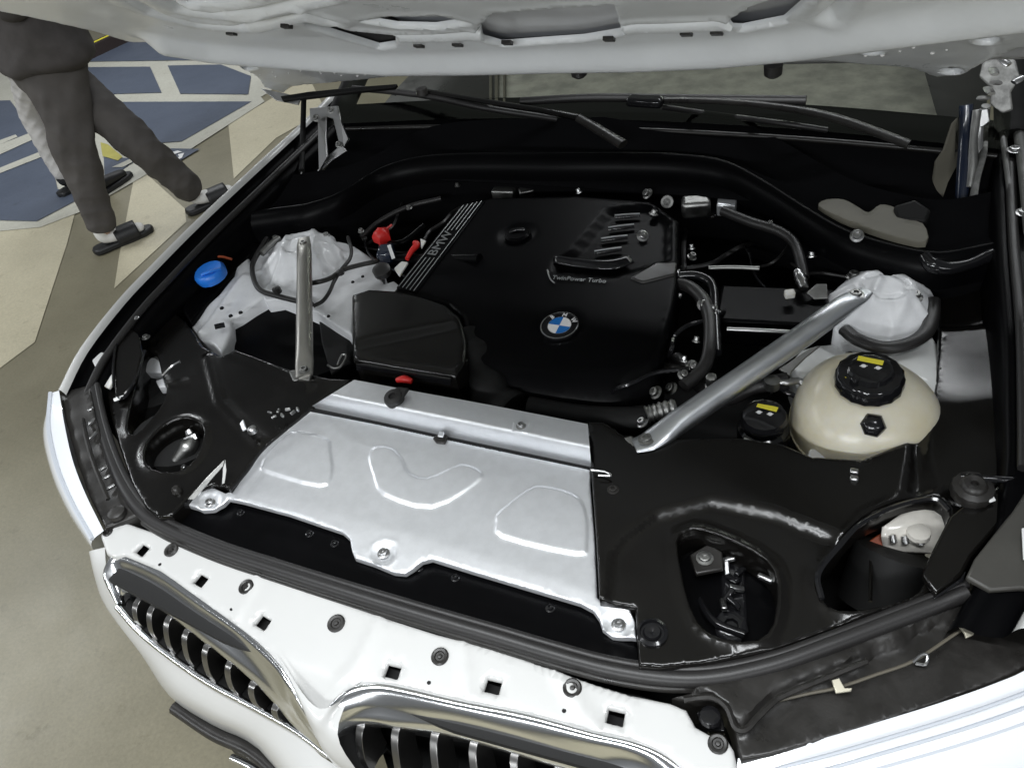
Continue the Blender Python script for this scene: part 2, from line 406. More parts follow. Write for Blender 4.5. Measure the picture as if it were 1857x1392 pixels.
for q in ([(150, 112), (215, 72), (300, 55), (480, 70), (430, 106), (355, 109)],
          [(150, 122), (272, 121), (293, 168), (150, 172)],
          [(304, 119), (400, 117), (455, 138), (450, 171), (327, 170)],
          [(150, 185), (456, 184), (330, 256), (290, 259), (245, 222)],
          [(-100, 185), (18, 182), (62, 240), (95, 300), (104, 342), (150, 357), (66, 401), (-100, 396)],
          [(300, 269), (362, 270), (318, 296)],
          [(188, 285), (252, 287), (232, 300), (190, 330)]):
    marking("blue_bay", q, "paint_blue", 0.009)
for q in ([(-40, 275), (0, 262), (62, 238), (66, 250), (0, 280), (-40, 296)], [(-40, 320), (0, 304), (80, 272), (84, 281), (0, 314), (-40, 332)],
          [(-40, 262), (0, 254), (28, 244), (32, 248), (0, 262), (-40, 272)],
          [(203, 303), (236, 288), (240, 294), (222, 303)]):
    marking("bay_symbol", q, "paint_line", 0.0125)
for q in ([(305, 278), (322, 273), (330, 275), (312, 281)], [(322, 280), (334, 277), (330, 286), (316, 293), (314, 290), (325, 284)]):
    marking("bay_symbol", q, "white_print", 0.0125)
marking("yellow_mark", [(182, 258), (196, 262), (222, 284), (214, 291), (186, 283)], "paint_yellow", 0.0125)
# rubber wheel stop with a yellow stripe, at the back of the blue bay
ws = empty("wheel_stop", U(190, 95, 0.0))
a, b = U(130, 122, 0.0), U(228, 76, 0.0); dr = (b - a).normalized(); sd_ = Vector((-dr.y, dr.x, 0))
def bar(name, a, b, prof, m, parent):
    V = []; 
    for p in (a, b):
        for (u, z) in prof: V.append(p + sd_ * u + Vector((0, 0, z)) - parent.location)
    n = len(prof); F = [tuple(range(n)), tuple(range(n, 2 * n))] + [(i, (i + 1) % n, n + (i + 1) % n, n + i) for i in range(n)]
    return obj(name, V, F, m, parent, sharp=30, bevel=0.006)
bar("rubber_block", a, b, [(-.075, 0), (.075, 0), (.055, .10), (-.055, .10)], "stop_rubber", ws)
bar("reflective_stripe", a + dr * .02, b - dr * .02, [(-.018, .0995), (.018, .0995), (.018, .103), (-.018, .103)], "yellow_print", ws)
tag(ws, "dark rubber wheel stop with a yellow stripe on the blue bay", "wheel stop")
# ================================================================== THE CAR
car = empty("car", (0, 0, 0))
tag(car, "white car with its hood open over the black engine bay", "car")
# ---- dark tub below everything in the bay
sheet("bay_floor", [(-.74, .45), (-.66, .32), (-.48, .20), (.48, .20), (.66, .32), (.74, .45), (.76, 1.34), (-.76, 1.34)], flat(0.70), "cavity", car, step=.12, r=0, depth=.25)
# ---- fenders (crest measured on the left, mirrored for the right)
cr = UL([(600, 170, 1.085), (548, 222, 1.072), (450, 312, 1.052), (352, 403, 1.030), (270, 485, 1.010), (214, 544, .995), (147, 630, .972), (107, 707, .953)])
def fender(sx, name_side):
    S = lambda v: Vector((v.x * sx, v.y, v.z)); e = empty_part("fender", car)
    rows = []
    for dx, dz in ((.014, -.014), (.009, -.004), (0.004, .0), (-.004, -.002), (-.022, -.022), (-.045, -.09), (-.055, -.25), (-.05, -.42)):
        rows.append([S(p + Vector((dx, 0, dz))) for p in cr])
    patch("fender_skin", rows, "white_paint", e, su=4, sv=3, solid=0.0)
    g = [[S(p + Vector((dx, 0, dz))) for p in cr] for dx, dz in ((.0135, -.010), (.020, -.030), (.045, -.036), (.060, -.030), (.075, -.045), (.080, -.14))]
    patch("fender_gutter", g, "deep_black", e, su=4, sv=2, solid=0.0)
    tube("gutter_seal", [S(p + Vector((.052, 0, -.024))) for p in (cr[1:] if sx > 0 else cr[1:6])], .0085, "rubber", e, n=6, seg=8)
    return e
def empty_part(name, parent):
    o = bpy.data.objects.new(name, None); COL.objects.link(o); o.parent = parent; o.empty_display_size = .05
    return o
fl = fender(1, "l"); fr = fender(-1, "r")
# bright clip and small bolts in the left gutter
slab("gutter_clip", UL([(166, 652, .945), (183, 637, .945), (193, 641, .945), (187, 655, .945), (172, 664, .945)]), .004, "white_print", fl)
for p in ((463, 318), (468, 320), (248, 577), (445, 362)):
    bolt("screw", U(p[0], p[1], .985), .0035, .004, "steel", fl)
# ---- headlamps: lens strip on the left, wide lens on the right
lt = UL([(107, 708, .953), (117, 770, .938), (132, 835, .922), (155, 895, .908), (188, 962, .890)])
lo = UL([(98, 722, .935), (78, 782, .900), (92, 855, .880), (122, 925, .862), (170, 1000, .848)])
lb = [v + Vector((.0 + .02, .02, -.12)) for v in lo]
lm = [a.lerp(b, .5) + Vector((-.006, -.006, .006)) for a, b in zip(lt, lo)]
hl = patch("headlamp", [lt, lm, lo, [v + Vector((.002, .002, -.03)) for v in lo], lb], "lens_white", car, su=5, sv=4, solid=0)
mid = [a.lerp(b, .42) + Vector((-.006, -.006, .0075)) for a, b in zip(lt, lo)]
tube("light_guide", mid, .004, "lens_stripe", hl, n=5, seg=6)
rt = UL([(1338, 1374, .874), (1400, 1363, .880), (1500, 1336, .884), (1600, 1306, .888), (1700, 1275, .892), (1800, 1240, .897), (1870, 1208, .902), (1960, 1140, .915)])
ro = [Vector((v.x + .012 + .055 * i / 7, v.y - .085 + .02 * i / 7, v.z - .05)) for i, v in enumerate(rt)]
rb2 = [v + Vector((.01, -.015, -.09)) for v in ro]
rm = [a.lerp(b, .5) + Vector((0, 0, .010)) for a, b in zip(rt, ro)]
hr_ = patch("headlamp", [rt, rm, ro, rb2], "lens_white", car, su=5, sv=5, solid=0)
for f_ in (.22, .36, .50, .62, .74):
    tube("light_guide", [a.lerp(b, f_) + Vector((0, 0, .0085 if f_ < .6 else .006)) for a, b in zip(rt[1:], ro[1:])], .0022, "lens_stripe", hr_, n=5, seg=6)
# ---- bumper skin (left half measured, mirrored across the middle)
A = UL([(190, 992, .862), (194, 1034, .845), (213, 1100, .79), (255, 1146, .765), (319, 1197, .748), (383, 1240, .738), (447, 1274, .732), (532, 1321, .728)])
Bm = UL([(176, 1006, .815), (186, 1036, .765), (200, 1075, .71), (228, 1130, .68), (262, 1190, .65), (308, 1262, .62), (380, 1310, .61), (470, 1358, .605)])
A.append(Vector((0, .012, .726))); Bm.append(Vector((0, -.045, .60)))
C1 = [v + Vector((.015 if v.x < -.1 else 0, .012, -.05)) for v in Bm]
C2 = [v + Vector((.05 if v.x < -.1 else 0, .06, -.22)) for v in Bm]
mir = lambda L: L + [Vector((-v.x, v.y, v.z)) for v in reversed(L[:-1])]
MB_ = [a.lerp(b, .5) + Vector((-.008, -.012, .012)) for a, b in zip(A, Bm)]
bp_ = patch("bumper", [mir(A), mir(MB_), mir(Bm), mir(C1), mir(C2)], "white_paint", car, su=4, sv=4, solid=0)
li = [v + Vector((0, -.006, -.028)) for v in Bm[5:]]
tube("bumper_trim", li, .012, "trim_black", bp_, n=6, seg=8)
slab("lower_intake", UL([(408, 1346, .57), (470, 1365, .57), (540, 1400, .57), (520, 1430, .5), (440, 1385, .52)]), .02, "trim_black", bp_)
tube("intake_trim", UL([(420, 1372, .56), (450, 1386, .56), (480, 1404, .56)]), .006, "chrome", bp_, n=4)
# ---- white front panel with square holes and plugs
z0, y0, sl = .876, .13, .16
sq_px = [(257, 995), (363, 1050), (476, 1126), (711, 1215), (893, 1242), (1116, 1298)]
pan = USL([(180, 968), (205, 954), (230, 947), (298, 970), (366, 996), (425, 1017), (510, 1051), (595, 1081), (700, 1119), (792, 1148), (893, 1174), (994, 1208),
           (1075, 1237), (1148, 1259), (1216, 1273), (1245, 1285), (1262, 1316), (1289, 1331), (1318, 1336), (1332, 1360), (1338, 1392), (1335, 1440),
           (1262, 1430), (1236, 1393), (1196, 1365), (1148, 1345), (1075, 1328), (954, 1296), (833, 1272), (711, 1244), (663, 1241), (631, 1250), (602, 1274), (586, 1305),
           (572, 1312), (548, 1280), (527, 1232), (502, 1197), (468, 1163), (425, 1129), (361, 1083), (289, 1032), (225, 1005), (205, 1008), (192, 1002)], z0, y0, sl)
def quad_hole(px, py, s=.0105):
    c = USL([(px, py)], z0, y0, sl)[0]; a = 0.1 if px > 600 else -.15
    return [(c[0] + math.cos(a) * x - math.sin(a) * y, c[1] + math.sin(a) * x + math.cos(a) * y) for x, y in ((-s, -s * .8), (s, -s * .8), (s, s * .8), (-s, s * .8))]
steps_px = [USL([(560, 1290), (640, 1215), (700, 1100)], z0, y0, sl), USL([(850, 1270), (840, 1160)], z0, y0, sl), USL([(1085, 1330), (1000, 1200)], z0, y0, sl),
            USL([(420, 1130), (470, 1040)], z0, y0, sl)]
def pan_h(X):
    z = z0 + sl * (X[:, 1] - y0)
    for s in steps_px: z = z + .0030 * np.exp(-(dist(s, X, False) / .006) ** 2)
    nose = np.exp(-((X[:, 0] + .02) / .09) ** 2) * np.clip((.075 - X[:, 1]) / .05, 0, 1)
    return z - .015 * nose
fp = sheet("front_panel", pan, pan_h, "white_paint", car, holes=[quad_hole(*p) for p in sq_px], step=.011, r=.005, depth=.03, hole_depth=.003)
sheet("panel_backing", [(-.47, .10), (-.2, .075), (.2, .075), (.47, .10), (.47, .2), (-.47, .2)], flat(.852), "cavity", fp, step=.1, r=0, depth=.01)
for px, py, r in ((311, 997, .0125), (447, 1064, .0125), (610, 1130, .0135), (798, 1190, .0125), (1038, 1247, .0125), (1302, 1348, .012), (196, 964, .009)):
    x, y = USL([(px, py)], z0, y0, sl)[0]; z = z0 + sl * (y - y0)
    lathe("plug", (x, y, z), [(r, 0), (r, .0018), (r * .85, .0032), (r * .6, .0026), (r * .5, .0008), (r * .3, .0008), (r * .22, .003), (.001, .0032)], "trim_black", fp, (0, -sl, 1), seg=20)
for px, py in ((290, 1023), (420, 1104), (778, 1237), (1023, 1288)):
    x, y = USL([(px, py)], z0, y0, sl)[0]; z = z0 + sl * (y - y0)
    lathe("pin_hole", (x, y, z), [(.003, 0), (.003, .0004), (.001, .0004)], "cavity", fp, seg=8)
# painted nose between the two grilles
patch("nose", [UL([(500, 1180, .874), (560, 1270, .868), (600, 1280, .868), (660, 1230, .870)]), UL([(527, 1232, .868), (556, 1290, .858), (584, 1306, .858), (640, 1250, .866)]),
               UL([(545, 1270, .845), (566, 1320, .835), (592, 1335, .835), (612, 1330, .845)]), UL([(572, 1330, .80), (592, 1368, .79), (625, 1392, .79), (650, 1400, .80)]),
               UL([(590, 1370, .72), (620, 1400, .72), (650, 1430, .72), (690, 1450, .73)])], "white_paint", fp, su=4, sv=4, solid=0)
# ---- kidney grilles
def kidney(outer, ridge, inner, lower, slats, dark, bars=True):
    e = empty_part("grille", car)
    O, Rg, I = UL(outer), UL(ridge), UL(inner)
    drop = [v + Vector((0, .012, -.035)) for v in I]
    patch("chrome_frame", [[v + Vector((0, .006, -.03)) for v in O], [v + Vector((0, .001, -.004)) for v in O], [v + Vector((0, -.003, .001)) for v in O], [a.lerp(b, .45) + Vector((0, -.002, .004)) for a, b in zip(O, Rg)], Rg, [a.lerp(b, .35) for a, b in zip(Rg, I)], I, drop], "chrome", e, su=5, sv=3, solid=0, sharp=80)
    tube("lower_frame", UL(lower), .006, "chrome", e, n=6, seg=8)
    cav = [v + Vector((0, .055, -.01)) for v in I]; cav2 = [v + Vector((0, .05, -.14)) for v in I]
    lw = crom(UL(lower), 12); lw = [lw[round(i * (len(lw) - 1) / (len(I) - 1))] for i in range(len(I))]
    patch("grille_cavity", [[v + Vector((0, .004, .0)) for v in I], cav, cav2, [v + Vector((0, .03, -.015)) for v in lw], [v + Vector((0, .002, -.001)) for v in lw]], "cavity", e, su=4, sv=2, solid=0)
    for (t, b) in slats:
        T, Bt = U(*t), U(*b)
        w_ = .0058; P = crom([T + Vector((0, .02, .0)), T.lerp(Bt, .08) + Vector((0, -.004, 0)), T.lerp(Bt, .55) + Vector((0, -.008, 0)), Bt], 4)
        V = []; F = []
        for p in P: V += [p + Vector((-w_, 0, 0)), p + Vector((w_, 0, 0)), p + Vector((w_ * .8, .045, 0)), p + Vector((-w_ * .8, .045, 0))]
        for i in range(len(P) - 1):
            for k in range(4): F.append((i * 4 + k, i * 4 + (k + 1) % 4, i * 4 + 4 + (k + 1) % 4, i * 4 + 4 + k))
        F += [(0, 1, 2, 3), tuple(len(V) - 4 + k for k in range(4))]
        obj("slat", V, F, "slat_metal", e, sharp=30, bevel=.0012)
    return e
kidney([(214, 1094, .805), (192, 1052, .838), (191, 1030, .852), (204, 1008, .864), (226, 1004, .870), (289, 1030, .871), (361, 1081, .869), (425, 1127, .867), (468, 1161, .866), (502, 1195, .863), (527, 1232, .856), (552, 1285, .83), (596, 1367, .745)],
       [(219, 1094, .805), (205, 1065, .830), (204, 1044, .844), (213, 1030, .852), (230, 1030, .856), (284, 1054, .858), (354, 1104, .856), (418, 1150, .853), (462, 1188, .851), (497, 1225, .846), (520, 1262, .835), (545, 1303, .80), (594, 1366, .742)],
       [(224, 1096, .800), (222, 1086, .806), (222, 1078, .812), (226, 1074, .817), (236, 1076, .820), (294, 1108, .822), (364, 1160, .822), (420, 1202, .820), (464, 1240, .815), (502, 1280, .803), (525, 1308, .785), (548, 1330, .765), (592, 1366, .738)],
       [(213, 1098, .800), (255, 1145, .772), (319, 1196, .755), (383, 1239, .745), (447, 1273, .739), (532, 1320, .735), (597, 1368, .735)],
       [((247, 1090, .818), (256, 1136, .775)), ((273, 1102, .819), (283, 1160, .765)), ((303, 1121, .820), (315, 1185, .757)), ((336, 1144, .820), (350, 1210, .75)), ((372, 1172, .820), (388, 1236, .745)), ((414, 1202, .818), (430, 1260, .740)), ((456, 1240, .814), (475, 1286, .737)), ((498, 1280, .80), (520, 1310, .736))], True)
kidney([(652, 1420, .76), (600, 1352, .815), (586, 1306, .845), (602, 1273, .860), (631, 1249, .868), (663, 1239, .871), (711, 1241, .873), (833, 1269, .875), (954, 1293, .877), (1075, 1326, .878), (1148, 1343, .878), (1200, 1364, .876), (1240, 1396, .87), (1262, 1440, .85)],
       [(656, 1418, .76), (610, 1356, .815), (598, 1322, .840), (614, 1295, .852), (640, 1280, .858), (672, 1272, .860), (712, 1274, .861), (830, 1300, .862), (945, 1327, .862), (1060, 1357, .862), (1130, 1373, .862), (1172, 1392, .860), (1200, 1420, .855), (1212, 1460, .84)],
       [(664, 1420, .755), (622, 1370, .795), (610, 1340, .818), (624, 1322, .826), (648, 1314, .829), (676, 1313, .830), (712, 1318, .830), (800, 1331, .830), (890, 1354, .830), (985, 1382, .830), (1050, 1402, .830), (1100, 1425, .828), (1130, 1450, .82), (1140, 1480, .81)],
       [(652, 1424, .75), (720, 1470, .74), (850, 1500, .735), (1000, 1530, .735), (1140, 1540, .74)],
       [((652, 1316, .828), (668, 1400, .755)), ((716, 1320, .829), (735, 1440, .745)), ((786, 1331, .829), (808, 1470, .74)), ((856, 1348, .829), (885, 1490, .738)), ((930, 1368, .829), (965, 1510, .736)), ((1010, 1392, .829), (1050, 1520, .736)), ((1080, 1418, .829), (1110, 1530, .738))], True)
# ---- black strip and seal behind the front panel
fs = sheet("front_strip", UX([(300, 955), (322, 925), (345, 905), (420, 880), (760, 960), (1090, 1060), (1158, 1140), (1162, 1212), (1100, 1204), (1000, 1178), (900, 1148), (800, 1118), (700, 1090), (600, 1060), (500, 1030), (400, 998), (335, 970)], .888),
           flat(.888), "deep_black", car, step=.03, r=.004, depth=.03)
for px, py in ((437, 930), (562, 968), (607, 986), (760, 1030), (826, 1048), (998, 1103)):
    bolt("bolt", U(px, py, .888), .0045, .006, "gloss_black", fs)
seal_px = [(170, 706, .930), (182, 765, .920), (202, 830, .912), (230, 890, .903), (264, 934, .897), (312, 963, .893), (400, 1000, .892), (500, 1033, .892), (600, 1065, .892), (700, 1096, .892), (800, 1126, .892), (900, 1155, .892),
           (1000, 1185, .892), (1100, 1212, .892), (1200, 1228, .893), (1290, 1228, .895), (1400, 1205, .898), (1500, 1170, .901), (1600, 1132, .904), (1690, 1098, .908), (1752, 1074, .914)]
sp = UL(seal_px)
ss = tube("bay_seal", sp, .0115, "rubber", car, n=6, seg=12)
tube("seal_lip", [v + Vector((0.002 if v.x < -.4 else 0, .010, .005)) for v in sp], .0065, "rubber", ss, n=6, seg=8)
tube("seal_base", [v + Vector((0, -.008, -.008)) for v in sp[4:16]], .0075, "trim_black", ss, n=6, seg=8)
# ---- bright radiator cover
def c2(cx, cy): return (400 + cx / 2.476, 650 + cy / 2.476)
zr, yr, sr = .908, .30, .035
rad_out = USL([(562, 745), (690, 770), (815, 797), (945, 825), (1071, 851), (1070, 876), (1078, 973), (1083, 1082), (1095, 1090), (1118, 1091), (1140, 1099), (1151, 1125), (1153, 1153), (1110, 1148), (1092, 1137), (1086, 1119), (1075, 1104), (1052, 1092),
               (954, 1063), (853, 1033), (782, 1011), (764, 1015), (748, 1027), (733, 1035), (712, 1033), (671, 1017), (641, 1007), (636, 994), (633, 974), (619, 962), (521, 929), (440, 908), (414, 903), (404, 912), (391, 919), (364, 921), (334, 912), (346, 897), (366, 886), (388, 884), (408, 893), (420, 890), (481, 811)], zr, yr, sr)
embs = [[c2(*p) for p in q] for q in (
    [(190, 480), (210, 430), (300, 345), (345, 330), (475, 362), (492, 410), (500, 520), (445, 573), (205, 508)],
    [(668, 440), (700, 398), (770, 408), (812, 450), (845, 515), (930, 540), (1040, 492), (1100, 480), (1168, 512), (1150, 558), (950, 668), (735, 610), (690, 530)],
    [(1240, 735), (1252, 692), (1380, 592), (1450, 577), (1578, 610), (1636, 680), (1645, 830), (1600, 878), (1268, 800)])]
embs = [USL(q, zr, yr, sr, 3) for q in embs]
bd = [USL([p], zr, yr, sr)[0] for p in ((694, 1000), (1121, 1129), (379, 909))]
front_line = USL([(330, 885), (520, 895), (700, 950), (900, 1010), (1090, 1068), (1160, 1085)], zr, yr, sr)
def rad_h(X):
    z = zr + sr * (X[:, 1] - yr)
    for e in embs:
        s = sd(e, X); z = z + .0030 * sstep(-.0042, .0042, s)
    for b_ in bd:
        d_ = np.hypot(X[:, 0] - b_[0], X[:, 1] - b_[1]); z = z - .003 * (1 - sstep(.016, .021, d_)) + .0008 * np.exp(-((d_ - .021) / .004) ** 2)
    # the front edge bends down along one crease
    yl = np.interp(X[:, 0], [p[0] for p in front_line], [p[1] for p in front_line])
    q = yl - X[:, 1]; z = z - np.where(q > 0, .10 * np.sqrt(q * q + .0001) - .001, 0)
    return z
rc = sheet("radiator_cover", rad_out, rad_h, "aluminium", car, step=.0062, r=.0022, depth=.007, extra=band(embs, (-.0045, -.0022, -.0008, .0008, .0022, .0045), .004))
for b_ in bd:
    bolt("bolt", (b_[0], b_[1], zr - .005 + sr * (b_[1] - yr)), .0062, .008, "steel", rc)
top = [(640, 690, .948), (750, 711, .948), (860, 731, .948), (964, 751, .948), (1066, 771, .948)]
botm = [(566, 736, .915), (690, 762, .915), (815, 789, .915), (945, 816, .915), (1072, 843, .915)]
def mixp(t, z): return [U(a[0] + (b[0] - a[0]) * t, a[1] + (b[1] - a[1]) * t, z) for a, b in zip(top, botm)]
T0 = mixp(0, .948)
patch("cover_rear_lip", [[v + Vector((0, .003, -.03)) for v in T0], [v + Vector((0, .001, -.003)) for v in T0], T0, mixp(.42, .949), mixp(.55, .947), mixp(.80, .930), mixp(.96, .9165), mixp(1, .913), [v + Vector((0, -.001, -.01)) for v in mixp(1, .913)]], "aluminium", rc, su=5, sv=3, solid=0)
slab("cover_slot", UL([(574, 738, .909), (1068, 845, .909), (1068, 852, .909), (562, 745, .909)]), .004, "cavity", rc, bevel=0)
k = U(945, 773, .949); slab("clip_plate", UL([(930, 764, .950), (952, 761, .950), (961, 766, .950), (957, 785, .950), (928, 781, .950)]), .004, "aluminium", rc); bolt("bolt", k, .0055, .007, "steel", rc)
k2 = slab("seam_clip", UL([(784, 794, .918), (797, 783, .922), (812, 788, .922), (806, 804, .918), (790, 802, .918)]), .006, "trim_black", rc); slab("clip_tab", UL([(796, 781, .928), (806, 783, .928), (803, 792, .928), (793, 790, .928)]), .003, "aluminium", rc)
rb_ = U(714, 722, .955); lathe("rubber_mount", rb_, [(.017, -.01), (.018, 0), (.016, .006), (.007, .008), (.006, .004), (.001, .004)], "rubber", rc, (0, -.25, 1), seg=18)
slab("mount_strap", UL([(706, 708, .962), (722, 700, .966), (742, 702, .964), (724, 727, .958)]), .008, "rubber", rc, bevel=.003)
# ---- large moulded side covers
zc = .914
lc_out = UX([(190, 705), (203, 655), (212, 612), (232, 578), (252, 556), (280, 556), (305, 562), (340, 588), (370, 630), (402, 647), (430, 640), (520, 672), (600, 688), (640, 690), (600, 714), (566, 740), (481, 809), (418, 890), (405, 880), (385, 878), (355, 890), (312, 935), (288, 938), (262, 918), (236, 872), (214, 805), (198, 745)], zc)
lh1 = UX([(256, 655), (264, 642), (275, 640), (288, 652), (294, 680), (304, 705), (297, 735), (272, 768), (247, 790), (233, 780), (240, 735), (250, 690)], zc, 2)
lh2 = UX([(265, 818), (278, 796), (300, 776), (330, 762), (358, 766), (371, 785), (358, 828), (328, 855), (292, 856), (268, 842)], zc, 2)
lrid = [UX([(430, 640), (560, 700)], zc), UX([(380, 650), (400, 730), (470, 800)], zc)]
def lc_h(X):
    z = zc + .012 * sstep(.45, .75, X[:, 1]) + .004 * np.sin(X[:, 0] * 13) * np.sin(X[:, 1] * 11)
    z = z + .010 * np.exp(-(dist(lh2, X) / .009) ** 2) * .5 + .008 * np.exp(-(dist(lh1, X) / .008) ** 2) * .5
    for s in lrid: z = z + .006 * np.exp(-(dist(s, X, False) / .012) ** 2)
    return z
lc = sheet("side_cover", lc_out, lc_h, "satin_black", car, holes=[lh1, lh2], step=.009, r=.005, depth=.05)
# inside the two openings
lathe("opening_cup", U(318, 812, .85), [(.075, .030), (.072, -.04), (.001, -.04)], "cavity", lc, (.25, .1, 1), seg=20)
lathe("opening_cup", U(270, 715, .84), [(.075, .030), (.07, -.04), (.001, -.04)], "cavity", lc, (.25, .1, 1), seg=20)
slab("lamp_bracket", UL([(258, 652, .90), (266, 640, .90), (282, 642, .90), (291, 660, .90), (292, 676, .89), (260, 674, .89)]), .03, "tower_white", lc)
slab("lamp_bracket", UL([(282, 690, .88), (296, 685, .88), (300, 700, .88), (288, 702, .88)]), .02, "tower_white", lc)
tube("bulb_cover", UL([(250, 770, .83), (282, 715, .84)]), .035, "matte_black", lc, n=3, seg=16)
tube("opening_lip", UL([(212, 722, .925), (228, 718, .93), (246, 685, .935), (258, 648, .938), (262, 636, .938)]), .0035, "gloss_black", lc, n=6, seg=6)
tube("adjuster", UL([(318, 838, .865), (340, 812, .875), (352, 795, .880)]), [.010, .017, .012], "cast_metal", lc, n=6, seg=10)
lathe("adjuster_gear", U(346, 790, .885), [(.014, -.01), (.014, 0), (.008, .004), (.006, .012), (.001, .012)], "steel", lc, (-.5, .4, .7), seg=12, lobes=8, lobe=.08)
for p in ((290, 830), (335, 850), (310, 790), (300, 846), (352, 812)):
    bolt("screw", U(p[0], p[1], .86), .005, .008, "steel", lc)
# raised flap with a pale edge beside the lamp
flp = slab("cover_flap", UL([(207, 722, .925), (206, 660, .945), (214, 614, .958), (236, 590, .962), (252, 606, .955), (258, 640, .945), (246, 688, .938), (226, 716, .928)]), .012, "satin_black", lc, bevel=.004)
tube("flap_edge", UL([(206, 700, .936), (206, 660, .947), (214, 614, .960), (238, 589, .964)]), .0028, "gloss_black", flp, n=6, seg=6)
slab("flap_clip", UL([(188, 700, .93), (203, 676, .938), (205, 690, .935), (196, 704, .928)]), .008, "tank_white", flp)
slab("flap_clip", UL([(204, 722, .928), (224, 715, .93), (226, 719, .93), (206, 727, .927)]), .004, "white_print", flp)
# folded black edge near the bright panel, its caught light put into metal colour
slab("cover_fin", UL([(340, 905, .922), (372, 868, .935), (408, 832, .945), (405, 845, .935), (385, 868, .93), (352, 906, .920)]), .003, "cast_metal", lc, bevel=.001)
slab("cover_fin", UL([(402, 878, .918), (404, 848, .935), (409, 832, .945), (411, 852, .93), (408, 876, .918)]), .003, "cast_metal", lc, bevel=.001)
tube("cover_edge", UL([(418, 890, .918), (450, 852, .92), (481, 811, .922), (566, 741, .93)]), .0025, "gloss_black", lc, n=4, seg=6)
for i, p in enumerate(((490, 748), (497, 756), (505, 745), (512, 753), (522, 742), (531, 748), (540, 742))):
    box("connector_pin", U(p[0], p[1], .93), (.010, .004, .006), "steel", lc, rz=i * .9, tilt=.4)
slab("cover_tab", UL([(434, 768, .935), (440, 760, .94), (446, 778, .935), (440, 782, .93)]), .003, "aluminium", lc, bevel=.001)
lathe("cover_stud", U(459, 782, .93), [(.009, 0), (.008, .008), (.004, .011), (.001, .011)], "steel", lc, seg=12)
lathe("cover_stud", U(322, 890, .915), [(.009, 0), (.008, .006), (.005, .01), (.001, .01)], "trim_black", lc, seg=12)
bolt("bolt", U(265, 612, .945), .006, .006, "cast_metal", lc)
tube("cover_lever", UL([(294, 682, .93), (312, 664, .935), (326, 656, .94)]), .003, "steel", lc, n=3, seg=6)
# right cover
rc_out = UX([(1066, 770), (1074, 880), (1082, 980), (1088, 1092), (1152, 1102), (1158, 1206), (1200, 1209), (1280, 1200), (1400, 1175), (1500, 1140), (1600, 1106), (1680, 1082), (1712, 1064), (1750, 1030), (1800, 975), (1834, 930), (1846, 870), (1846, 700), (1838, 560), (1828, 500), (1760, 490), (1705, 510), (1700, 640), (1690, 745), (1660, 800), (1560, 840), (1470, 835), (1420, 812), (1340, 800), (1200, 800), (1130, 792), (1096, 770)], zc)
rh1 = UX([(1228, 985), (1245, 966), (1270, 963), (1330, 985), (1388, 1018), (1409, 1058), (1403, 1128), (1372, 1160), (1310, 1158), (1266, 1130), (1241, 1065)], zc, 2)
rh2 = UX([(1522, 990), (1560, 950), (1612, 923), (1662, 908), (1700, 906), (1722, 925), (1716, 962), (1692, 1002), (1682, 1042), (1664, 1075), (1630, 1092), (1575, 1104), (1520, 1106), (1490, 1085), (1484, 1040)], zc, 2)
plat = UX([(1060, 1110), (1100, 1100), (1112, 1010), (1135, 980), (1190, 940), (1290, 914), (1400, 938), (1532, 988), (1600, 935), (1645, 900), (1655, 830), (1655, 600), (1050, 600)], zc)
plat2 = UX([(1678, 600), (1672, 830), (1690, 900), (1850, 900), (1850, 600)], zc)
def soft(t):
    t = np.clip(t, 0, 1); return .6 * t + .4 * t * t * (3 - 2 * t)
def rc_h(X):
    z = zc + .0100 * soft(sd(plat, X) / .020 + .5) + .0100 * soft(sd(plat2, X) / .020 + .5)
    z = z + .006 * np.exp(-(dist(rh1, X) / .010) ** 2) + .005 * np.exp(-(dist(rh2, X) / .010) ** 2)
    z = z + .012 * sstep(.72, .82, X[:, 0]) + .003 * np.sin(X[:, 0] * 12 + 1) * np.sin(X[:, 1] * 15)
    return z
rcv = sheet("side_cover", rc_out, rc_h, "satin_black", car, holes=[rh1, rh2], step=.009, r=.005, depth=.05, extra=band([plat, plat2], (-.015, -.012, -.006, 0, .006, .012, .015), .006))
# headlamp adjuster in the first opening
lathe("opening_rim", U(1328, 1070, .86), [(.082, -.10), (.082, .0)], "deep_black", rcv, seg=24)
slab("adjuster_plate", UL([(1250, 1005, .885), (1285, 985, .885), (1310, 1000, .885), (1312, 1030, .885), (1262, 1040, .885)]), .008, "trim_black", rcv)
bolt("bolt", U(1278, 1012, .886), .008, .006, "cast_metal", rcv)
box("adjuster_housing", U(1330, 1072, .85), (.034, .105, .03), "gloss_black", rcv, rz=.25, bevel=.006)
for i, (px, py) in enumerate(((1318, 1030), (1328, 1048), (1336, 1066), (1322, 1078), (1312, 1096), (1330, 1092), (1320, 1014), (1342, 1036))):
    box("adjuster_link", U(px, py, .875), (.008, .022, .007), ("steel", "gloss_black")[i % 2], rcv, rz=.3 + i * .8, tilt=.35 * (-1) ** i, bevel=.002)
box("adjuster_link", U(1388, 1048, .89), (.022, .008, .008), "steel", rcv, rz=-.2)
lathe("adjuster_wheel", U(1326, 1138, .86), [(.022, -.01), (.022, .006), (.014, .010), (.010, .010), (.008, .004), (.001, .004)], "gloss_black", rcv, (0, -.2, 1), seg=16, lobes=8, lobe=.04)
tube("adjuster_cable", UL([(1260, 1060, .84), (1275, 1100, .86), (1300, 1130, .87), (1350, 1150, .87)]), .006, "gloss_black", rcv, n=5, seg=8)
